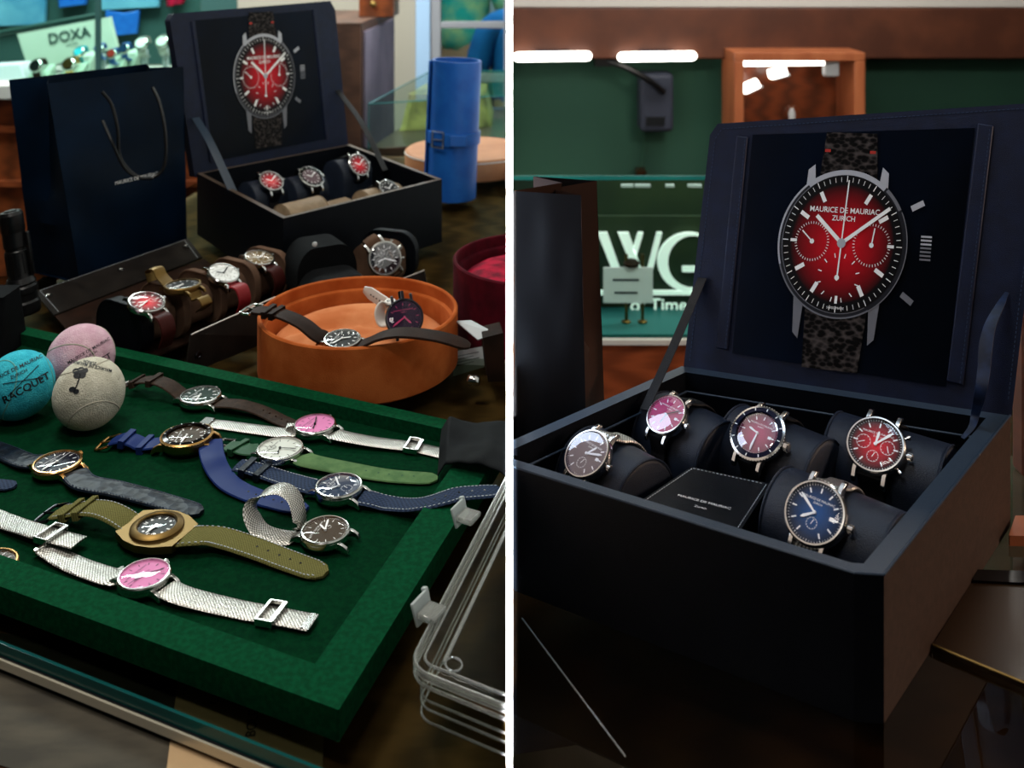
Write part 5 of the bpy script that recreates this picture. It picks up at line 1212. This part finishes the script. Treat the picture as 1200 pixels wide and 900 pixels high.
# ================================================================== right booth
A = P(601, 560, TZ)
M_('dark_table', '4A2B1A', .3, col2='633C25', vscale=5, kind='wave', stretch=(1, 5, 1), coat=.4)
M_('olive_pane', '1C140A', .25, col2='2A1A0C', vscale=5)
ct = thing('display_counter', 'dark wooden counter with a glass top under the large open watch box, right booth', 'counter', (.5, .7, 0))
tp = [Vector((RC[0], .42, TZ)), Vector((.62, .42, TZ)), Vector((.62, .82, TZ)), Vector((.62, .95, TZ)), Vector((RC[0], .95, TZ))]
b = MB(); b.hull(ring2(tp, TZ-.006), ring2(tp, TZ), 'glass_top'); b.build('glass_top', ct, smooth=False)
b = MB(); b.hull(ring2(tp, .88), ring2(tp, .905), 'dark_table'); b.build('shelf', ct, smooth=False)
b = MB(); b.hull(ring2(tp, 0), ring2(tp, .8795), 'front_wood'); b.build('base_cabinet', ct, smooth=False)
for x, y in ((.012, .938), (.61, .432), (.61, .938), (.012, .432)):
    b = MB(); b.box((x, y, .9245), (.018, .018, .0385), 'black_panel'); b.build('corner_post', ct, smooth=False)
b = MB()
for l in (((612, 725), (733, 887)),):
    a_, c_ = P(*l[0], TZ), P(*l[1], TZ); b.tube([a_+UP*.0002, c_+UP*.0002], .0005, 'clear_edge', 5)
b.build('pane_seam', ct, smooth=False)
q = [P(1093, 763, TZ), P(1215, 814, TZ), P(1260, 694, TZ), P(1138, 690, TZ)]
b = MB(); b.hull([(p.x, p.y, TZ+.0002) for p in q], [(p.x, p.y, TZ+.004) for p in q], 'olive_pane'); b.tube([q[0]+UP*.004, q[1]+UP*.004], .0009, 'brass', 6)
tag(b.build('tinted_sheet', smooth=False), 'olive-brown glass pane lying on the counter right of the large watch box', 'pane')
b = MB(); q = [P(1140, 690, TZ), P(1290, 697, TZ), P(1290, 682, TZ), P(1143, 677, TZ)]; b.hull([(p.x, p.y, TZ+.0002) for p in q], [(p.x, p.y, TZ+.006) for p in q], 'black_enamel'); tag(b.build('dark_reflection_strip', bevel=.001), 'black reflection strip on the counter right of the large watch box', 'strip')  # thin solid standing in for a dark reflection in the glass top
b = MB(); q = [P(1182, 640, TZ), P(1290, 644, TZ), P(1290, 618, TZ), P(1190, 616, TZ)]; b.hull([(p.x, p.y, TZ+.0002) for p in q], [(p.x, p.y, TZ+.008) for p in q], 'frame_wood'); tag(b.build('pale_reflection_strip', bevel=.001), 'pale reflection strip on the counter at the right frame edge, beside the large watch box', 'strip')  # peach reflection in the glass top, built as a thin solid
sc = thing('wooden_cabinet', 'orange-brown moulded wooden cabinet at the right frame edge behind the large watch box', 'cabinet', (.7, .93, 0))
b = MB(); b.box((.63+.13, .93, .62), (.26, .19, 1.24), 'red_wood'); b.build('body', sc, smooth=False, bevel=.003)
b = MB(); b.box((.530, .835, TZ+.0805), (.20, .02, .16), 'red_wood'); b.build('side_board', sc, smooth=False, bevel=.003)
for z, h in ((.975, .004), (.985, .003), (1.06, .005)):
    b = MB(); b.box((.530, .822, z), (.20, .006, h), 'brass'); b.build('moulding', sc, bevel=.0008)
# shopping bag behind the left rim of the box
M_('brown_gusset', '22120A', .6, col2='2C180E', vscale=10, spec=.1)
rb_ = bag('black paper shopping bag standing left of the raised lid in the right booth', (Vector((RC[0]+.0004, .835, 1.190)), PY(681, 229, .840)), (Vector((RC[0]+.0004, .835, TZ)), Vector((.0640, .840, TZ))), Vector((.022, .065, 0)), 'black_paper', 'brown_gusset')
# the display box
RZ2 = 1.0358
Cr = dict(FR=P(1037, 680, RZ2), BR=P(1184, 487, RZ2), BL=P(799, 429, RZ2), FL=P(559, 534, RZ2))
Cr['poly'] = [P(601.6, 547.5, RZ2), P(1001, 672, RZ2), P(1036, 674, RZ2), P(1184, 487, RZ2), P(799, 429, RZ2), P(601.6, 515.5, RZ2)]
root, body, inn = display_box('large open black watch display box with five watches, filling the right booth', Cr, RZ2, TZ, None, None, None, None, [.0095, .010, .013, .011, .010, .0004], {2: 'box_side_warm_lit'})
def seg(b, p0, p1, r, k): b.tube([p0, p1], r, k, 6)
# inner lip line and outer edge stitching line
b = MB(); in2 = inset(Cr['poly'], [.0125, .013, .016, .016, .014, .002])
for i in (2, 3, 4):
    a_, c_ = in2[i].copy(), in2[(i+1) % 6].copy(); a_.z = c_.z = RZ2-.014; seg(b, a_, c_, .0009, 'box_edge')
b.build('inner_lip', root)
b = MB()
for i in (0, 1, 2): a_, c_ = Cr['poly'][i]+UP*.0002, Cr['poly'][i+1]+UP*.0002; seg(b, a_, c_, .0008, 'box_edge')
b.build('edge_piping', root)
hd = (Cr['BR']-Cr['BL']).normalized(); nb_ = Vector((-hd.y, hd.x, 0)).normalized()
best = None
for i in range(0, 60):
    th_ = R_(i*.5); nn = (-nb_*math.cos(th_)+UP*math.sin(th_)).normalized(); e = PP(832, 158, Cr['BL'], nn)-PP(801, 430, Cr['BL'], nn); s = abs(e.normalized().dot(hd))
    if best is None or s < best[0]: best = (s, i*.5)
print('LID lean', best)
th_ = R_(max(4, min(best[1], 16))); ln = (-nb_*math.cos(th_)+UP*math.sin(th_)).normalized(); lo_ = Cr['BL'].copy()
pix = [(801, 429), (1186, 482), (1200, 362), (1231, 128), (1222, 120), (841, 145), (832, 158)]
lid, lq = lidbuild(root, pix, lo_, ln, .016, None)
corn = [PP(x, y, lo_+ln*.0008, ln) for x, y in ((858, 414), (1108, 453), (1142, 150), (882, 158))]
pc = lo_+ln*.002
cc_ = PP(986, 285, pc, ln); ux = (PP(1054, 290, pc, ln)-PP(919, 280, pc, ln)).normalized(); uy = ln.cross(ux)
rx = (PP(1063, 290, pc, ln)-PP(911, 281, pc, ln)).length/2; ry = (PP(997, 199, pc, ln)-PP(972, 373, pc, ln)).length/2; print('PRINT', rx, ry)
picture(lid, corn, cc_, (PP(1062, 291, pc, ln)-PP(911, 280, pc, ln))/2, (PP(994, 199, pc, ln)-PP(977, 373, pc, ln))/2, ln, None)
for x0, y0_, x1, y1, wd in ((870, 160, 846, 409, .010), (1155, 146, 1119, 449, .012)):
    a0, a1 = PP(x0, y0_, lo_+ln*.0015, ln), PP(x1, y1, lo_+ln*.0015, ln); dd = (a0-a1).normalized(); Q = fr((a0+a1)/2, dd.cross(ln), dd); l_ = (a1-a0).length
    b = MB(); b.box((0, 0, 0), (wd, l_, .004), 'navy_lid', Q); h_ = b.build('card_holder', lid, bevel=.001)
    b = MB()
    for i in range(int(l_/.0035)): b.box((wd*.28, -l_/2+.002+i*.0035, .0021), (.0005, .002, .0003), 'blue_stitch', Q)
    b.build('stitching', h_, smooth=False)
b = MB(); qq = [PP(x, y, lo_+ln*.0004, ln) for x, y in ((808, 424), (838, 163), (846, 151), (1215, 126), (1224, 134), (1194, 360), (1181, 474))]
for a_, c_ in zip(qq, qq[1:]):
    l_ = (c_-a_).length
    for i in range(int(l_/.0035)): p = a_.lerp(c_, (i+.5)*.0035/l_); b.box((0, 0, 0), (.002, .0006, .0005), 'blue_stitch', fr(p, c_-a_, ln.cross(c_-a_)))
b.build('stitching', lid, smooth=False)
# ribbons
p0 = PP(823, 326, lo_+ln*.002, ln); p1 = P(704, 500, RZ2-.012); p1 = bil(Cr, .06, .62)+Vector((.010, 0, -.008))
ribbon_strap(root, [p0, p0.lerp(p1, .5)+UP*-.002, p1], .0095, 'black_strap', side=(.8, -.2, .5))
p0 = PP(1180, 343, lo_+ln*.002, ln)
M_('blue_ribbon', '0A1326', .5, col2='15233F', vscale=90, spec=.2)
ribbon_strap(root, [p0, PY(1172, 358, p0.y-.012), PY(1161, 380, p0.y-.022), PY(1155, 405, p0.y-.030), PY(1153, 432, p0.y-.038), PY(1149, 460, p0.y-.045), PY(1143, 485, .742), PY(1139, 500, .735), PY(1128, 514, .728)], [(0, .003), (.12, .006), (.4, .010), (.7, .008), (1, .003)], 'blue_ribbon', side=(.85, -.5, .0))
# plaque
iz = RZ2-.020
b = MB(); s = [P(x, y, iz) for x, y in ((749, 588), (810, 547), (903, 567), (866, 624))]; b.hull([(p.x, p.y, TZ+.011) for p in s], [(p.x, p.y, iz) for p in s], 'black_leather'); pq = b.build('plaque', root, bevel=.001)
s2 = inset(s, [.0022]*4); b = MB()
for i in range(4):
    a_, c_ = s2[i], s2[(i+1) % 4]; l_ = (c_-a_).length
    for j in range(int(l_/.0028)): p = a_.lerp(c_, (j+.5)*.0028/l_)+UP*.0003; b.box((0, 0, 0), (.0016, .0004, .0003), 'white_stitch', fr(p, c_-a_, UP.cross(c_-a_)))
b.build('stitching', pq, smooth=False)
b = MB(); ux_ = (P(857, 597, iz)-P(792, 580, iz)); ux_.z = 0; o_ = P(825, 588, iz+.0004); o_.z = iz+.0004; b.text(NAME1, ux_.length*.092, 'white_enamel', fr(o_, ux_, UP.cross(ux_)), .0); o_ = P(821, 594.5, iz+.0004); b.text('Zurich', ux_.length*.08, 'white_enamel', fr(o_, ux_, UP.cross(ux_))); b.build('lettering', pq, smooth=False)
# cushions and watches
uax = (Cr['FR']-Cr['FL']).normalized(); uax.z = 0; uax = Vector((.83, -.56, 0)).normalized(); fwv = Vector((-.61, -.79, 0)).normalized()
specs = [
 ('front-left', (688, 532, 1.030), .0187, 36, 'gold', dict(dial='mauve_dial', idx='bar', hm=(1, 12), date=True, subs=[(0, -.42, .24, 180, 1)], glass='coated_crystal'), 'mesh_band', 'steel-cased mauve-dialled watch on a mesh band, front left in the large right booth box', .024),
 ('back-left', (781, 486, 1.032), .0172, 34, 'steel', dict(dial='rose_dial', idx='bar', hm=(6, 9), date=True, hand='print_ink', glass='coated_crystal', thin=True), 'black_strap', 'rose-dialled steel watch, back left in the large right booth box', .024),
 ('back-middle', (888, 508, 1.034), .0205, 36, 'steel', dict(dial='wine_fume', idx='bar', bezel='diver', bez_k='navy_dial', hm=(9, 30), date=True, glass='coated_crystal'), 'black_strap', 'diving watch with magenta dial and dark bezel, back middle of the large right booth box', .026),
 ('back-right', (1026, 521, 1.034), .0212, 38, 'steel', dict(dial='red_fume', idx='bar', subs=[(-.46, 0, .27, 270, 0), (.46, 0, .27, 90, 0), (0, -.46, .22, 180, 1)], hm=(12, 7), pushers=True), 'black_strap', 'red-dialled chronograph with pushers, back right in the large right booth box', .026),
 ('front-right', (955, 601, 1.034), .0205, 42, 'steel', dict(dial='blue_fume', idx='bar', subs=[(0, -.36, .2, 180, 1)], hm=(7, 51), date=True), 'mesh_band', 'blue-dialled steel watch on a mesh band, front right in the large right booth box', .026)]
for nm_, (x, y, z), Rw, al, met, kw, sk, lb, half in specs:
    t_ = P(x, y, z); a = R_(90-al); R0 = .031; sc_ = 1
    nrm = (fwv*math.cos(a)+UP*math.sin(a)); c = t_-nrm*(R0+.0015+.0068)
    half = {'front-left': .032, 'back-left': .034, 'back-middle': .039, 'back-right': .043, 'front-right': .042}[nm_]
    sh = {'front-left': .002, 'back-left': .002, 'back-middle': .002, 'back-right': .002, 'front-right': .002}[nm_]
    uax = Vector({'front-left': (.62, -.78, 0), 'back-left': (.62, -.78, 0), 'back-middle': (.68, -.73, 0), 'back-right': (.78, -.63, 0), 'front-right': (.72, -.69, 0)}[nm_]).normalized(); fwv = Vector((uax.y, -uax.x, 0)); al += 3
    a = R_(90-al); nrm = (fwv*math.cos(a)+UP*math.sin(a)); c = t_-nrm*(R0+.0015+.0068)
    cushion('black leather watch cushion, %s in the large right booth box, under %s' % (nm_.replace('-', ' '), {'front-left': 'the mauve-dialled watch', 'back-left': 'the rose-dialled watch', 'back-middle': 'the diving watch', 'back-right': 'the red chronograph', 'front-right': 'the blue-dialled watch'}[nm_]),
            c+uax*sh, uax, fwv, R0, half, TZ+.0105, clip=RC)
    cushwatch(lb, c, uax, fwv, R0, al, Rw, sk, .0195*Rw/.0205, metal='steel' if met != 'gold' else 'steel', **kw)

# ------------------------------------------------------------------ right background
WY = 3.27
def pb(name, x0, y0_, x1, y1, Y, t, k, label=None, cat_=None, bev=0, par=None):
    b = MB(); px_box(b, x0, y0_, x1, y1, Y, t, k); o = b.build(name, par, smooth=False, bevel=bev)
    if label: tag(o, label, cat_)
    return o
def clampx(x, Y): return max(x, 600+RC[0]*F/Y+.5)
o = pb('trim_1', clampx(600, 3.2), -30, 1400, 7, 3.19, .10, 'grey_trim'); struct(o)
o = pb('trim_2', clampx(600, 3.2), 8, 1400, 66, 3.20, .14, 'beam_wood', bev=.004); struct(o)
for i, (x0, x1) in enumerate(((602, 693), (724, 816))):
    lamp = thing('tube_lamp', 'glowing white tube lamp under the brown beam, %s of the two' % ('left' if i == 0 else 'right'), 'lamp', PY((x0+x1)/2, 67, 3.10), group=None)
    b = MB(); a_, c_ = PY(x0+5, 66.8, 3.10), PY(x1-5, 65.6, 3.10); r = 5.6*3.1/F; d_ = (c_-a_).normalized()
    b.tube([a_-d_*r*.9, a_-d_*r*.5, a_, c_, c_+d_*r*.5, c_+d_*r*.9], [r*.4, r*.85, r, r, r*.85, r*.4], 'tube_glow', 16); b.build('tube', lamp)
    b = MB(); b.box(((a_.x+c_.x)/2, 3.125, a_.z+.012), ((c_.x-a_.x)*.5, .02, .012), 'case_grey'); b.build('mount', lamp)
sp = thing('wall_speaker', 'dark grey box with an arm and cable, on the green wall under the beam', 'wall box', PY(768, 115, 3.2))
b = MB(); px_box(b, 748, 84, 787, 152, 3.21, .10, 'case_grey'); b.build('housing', sp, bevel=.015, seg=3)
b = MB(); px_box(b, 697, 62, 724, 77, 3.17, .05, 'black_rubber'); b.tube(cat([PY(712, 72, 3.15), PY(735, 80, 3.13), PY(760, 94, 3.13), PY(778, 108, 3.15)], 5), .010, 'black_rubber', 8); b.build('arm', sp)
b = MB(); b.tube(cat([PY(755, 152, 3.265), PY(754, 175, 3.265), PY(750, 204, 3.265)], 5), .004, 'green_wall', 6); b.build('cable', sp)
b = MB(); px_box(b, 745, 198, 756, 207, 3.22, .06, 'olive_pane'); b.build('cable_clip', sp); b = MB(); px_box(b, 757, 137, 779, 147, 3.158, .004, 'charcoal_dial'); b.build('badge', sp)
# wooden wall cabinet
wcb = thing('wall_cabinet', 'light wooden wall cabinet with a glass front and a lamp inside, above the raised lid', 'cabinet', PY(928, 200, 3.1))
b = MB()
for r_ in ((853, 58, 1002, 68), (853, 68, 864, 300), (990, 68, 1002, 300), (853, 300, 1002, 312)): px_box(b, *r_, 3.08, .18, 'frame_wood')
b.build('frame', wcb, smooth=False, bevel=.003)
b = MB(); px_box(b, 864, 68, 990, 300, 3.165, .008, 'front_wood'); b.build('back_panel', wcb, smooth=False)
b = MB(); px_box(b, 864, 68, 990, 300, 3.0, .004, 'crystal'); b.build('glass_door', wcb, smooth=False)
b = MB(); a_, c_ = PY(871, 74, 3.04), PY(966, 73, 3.04); b.tube([a_, c_], .009, 'tube_glow', 12); b.build('lamp_tube', wcb)
b = MB(); px_box(b, 965, 70, 982, 89, 3.04, .03, 'card'); b.build('socket', wcb, bevel=.004)
for (x, y, a) in ((879, 101, -25), (911, 85, -15)):
    b = MB(); p = PY(x, y, 3.09); b.box((0, 0, 0), (.055, .03, .028), 'tube_glow', Matrix.Translation(p) @ RY(R_(a))); b.box((.008, .004, -.016), (.055, .03, .008), 'card', Matrix.Translation(p) @ RY(R_(a))); b.build('lamp_reflection', wcb, bevel=.006)  # glowing blocks standing in for lamp reflections in the cabinet glass
gl_ = MB(); p = PY(928, 133, 3.08); gl_.lathe([(.034*math.cos(R_(t)), .034*math.sin(R_(t))) for t in range(-90, 91, 15)], 'crystal', Matrix.Translation(p), 24); g_ = gl_.build('glass_globe'); tag(g_, 'small glass globe inside the wooden wall cabinet', 'globe')
b = MB(); b.lathe([(.009, -.022), (.011, 0), (.006, .014), (0, .016)], 'card', Matrix.Translation(p), 14); b.build('pin', g_)
b = MB(); p.z -= .040; b.box((p.x, p.y, p.z-.24), (.05, .05, .48), 'front_wood'); b.build('plinth', wcb)
# display case with letters
CY = 2.0; zt_ = PY(0, 208, CY).z; zb_ = PY(0, 397, CY).z
dc = thing('glass_display_case', 'long glass display case with big white letters inside, behind the raised lid', 'display case', (.6, 2.3, 0))
X0, X1 = RC[0]+.001, 1.6
b = MB(); b.box(((X0+X1)/2, CY+.25, (zb_-.012)/2), (X1-X0, .5, zb_-.012), 'red_wood'); b.build('base_cabinet', dc, smooth=False)
b = MB(); b.box(((X0+X1)/2, CY-.004, zb_-.004), (X1-X0, .012, .010), 'grey_trim'); b.build('sill', dc, smooth=False)
b = MB(); b.box(((X0+X1)/2, CY+.25, zb_-.005), (X1-X0, .46, .012), 'teal_shelf'); b.build('shelf', dc, smooth=False)
b = MB(); b.box(((X0+X1)/2, CY+.003, (zb_+zt_)/2), (X1-X0, .005, zt_-zb_-.004), 'case_glass'); b.build('front_glass', dc, smooth=False)
b = MB(); b.box(((X0+X1)/2, CY-.002, zt_), (X1-X0, .006, .008), 'glass_edge'); b.build('glass_edge', dc, smooth=False)
M_('deep_green', '12241A', .7, col2='2A3A22', vscale=4)
b = MB(); zq = PY(0, 210, CY+.49).z; b.box(((X0+X1)/2, CY+.49, (zb_+zq)/2), (X1-X0, .01, zq-zb_), 'deep_green'); b.build('back_panel', dc, smooth=False)
b = MB()
for x0, x1 in ((728, 742), (744, 762), (780, 790), (806, 822)): px_box(b, x0, 216, x1, 219, CY+.06, .01, 'card')
b.build('price_clip', dc, smooth=False)
SY = CY+.16
def sp2(pts): return [(PY(x, y, SY).x, PY(x, y, SY).z) for x, y in pts]
SM = Matrix(((1, 0, 0, 0), (0, 0, 1, SY), (0, 1, 0, 0), (0, 0, 0, 1)))
sg = thing('letter_sign', 'large white serif letters standing on the teal shelf inside the long glass case', 'sign', (PY(765, 340, SY).x, SY, zb_))
b = MB(); b.hull([(PY(690, 300, SY).x, SY+.012, zb_+.002), (PY(900, 300, SY).x, SY+.012, zb_+.002), (PY(900, 300, SY).x, SY+.02, zb_+.002), (PY(690, 300, SY).x, SY+.02, zb_+.002)], [(PY(690, 0, SY).x, SY+.012, PY(0, 255, SY).z), (PY(900, 0, SY).x, SY+.012, PY(0, 255, SY).z), (PY(900, 0, SY).x, SY+.02, PY(0, 255, SY).z), (PY(690, 0, SY).x, SY+.02, PY(0, 255, SY).z)], 'deep_green'); b.build('backing', sg, smooth=False)
b = MB()
for pl_ in ([(700, 273), (712, 273), (736, 341), (727, 341)], [(724, 273), (737, 273), (761, 341), (752, 341)], [(748, 273), (754, 273), (746, 300), (742, 294)], [(770, 273), (776, 273), (759, 341), (753, 341)]): b.prism(sp2(pl_), 0, .011, 'sign_white_glow', SM)
b.build('letter', sg, smooth=False)
b = MB(); go, gi = [], []
for i in range(41):
    a = R_(52+i*(256/40)); go.append((808+37*math.cos(a), 307.5-34.5*math.sin(a))); gi.append((812+29*math.cos(a), 307.5-31*math.sin(a)))
for i in range(40): b.prism(sp2([go[i], go[i+1], gi[i+1], gi[i]]), 0, .011, 'sign_white_glow', SM)
b.prism(sp2([(800, 313), (838, 313), (838, 319), (800, 319)]), 0, .011, 'sign_white_glow', SM); b.prism(sp2([(826, 313), (836, 313), (836, 340), (826, 340)]), 0, .011, 'sign_white_glow', SM); b.build('letter', sg, smooth=False)
b = MB(); b.prism(sp2([(700, 341.5), (860, 341.5), (860, 346), (700, 346)]), 0, .011, 'sign_white_glow', SM); b.text('of Time', .040, 'sign_white_glow', fr(PY(772, 358, SY-.002), (1, 0, 0), (0, 0, 1)), .02); b.build('small_lettering', sg, smooth=False)
cs = thing('price_card_stand', 'small pinkish card with two printed lines on a two-legged stand, before the white letters', 'card', PY(737, 380, CY+.08)*1)
cs.location.z = zb_+.001; OFF[cs.name] = Vector(cs.location)
b = MB(); px_box(b, 707, 313, 765, 355, CY+.08, .003, 'pink_card'); b.build('card', cs, smooth=False, bevel=.001)
b = MB()
for y, x0, x1 in ((328, 718, 749), (343, 720, 747)): px_box(b, x0, y-1, x1, y+1.2, CY+.0775, .001, 'case_grey')
b.build('printed_line', cs, smooth=False)
b = MB()
for x in (734, 753): p = PY(x, 330, CY+.085); b.tube([(p.x, CY+.085, zb_+.004), (p.x, CY+.085, PY(0, 313, CY).z)], .0035, 'brass', 8); b.lathe([(.010, 0), (.010, .003), (.004, .006), (0, .006)], 'brass', T(p.x, CY+.085, zb_+.0012), 16)
p = PY(740, 308, CY+.085); b.lathe([(.0, -.010), (.016, -.006), (.018, .0), (.012, .006), (0, .008)], 'brown_leather', Matrix.Translation(p), 16); b.build('stand', cs)

# ------------------------------------------------------------------ groups of like things
for o in list(COL.objects):
    if o.parent or 'label' not in o: continue
    n_, l_, g_ = o.name.split('.')[0], o['label'], None
    if n_ == 'tennis_ball': g_ = 'tennis balls in the corner of the green tray'
    elif n_ == 'watch_stand': g_ = 'watch stands in the back display case'
    elif n_ == 'tube_lamp': g_ = 'tube lamps under the brown beam'
    elif n_ == 'person': g_ = 'people beyond the paned door'
    elif n_ == 'watch_cushion': g_ = 'watch cushions in the left booth box' if 'left booth' in l_ else 'watch cushions in the large right booth box'
    elif n_ == 'wristwatch':
        if 'left booth' in l_: g_ = 'watches in the left booth box'
        elif 'right booth' in l_: g_ = 'watches in the large right booth box'
        elif 'brown watch roll' in l_: g_ = 'watches on the brown watch roll'
        elif 'orange' in l_: g_ = 'watches in the orange round box'
        elif 'black watch roll' not in l_: g_ = 'watches on the green tray'
    if g_: o['group'] = g_
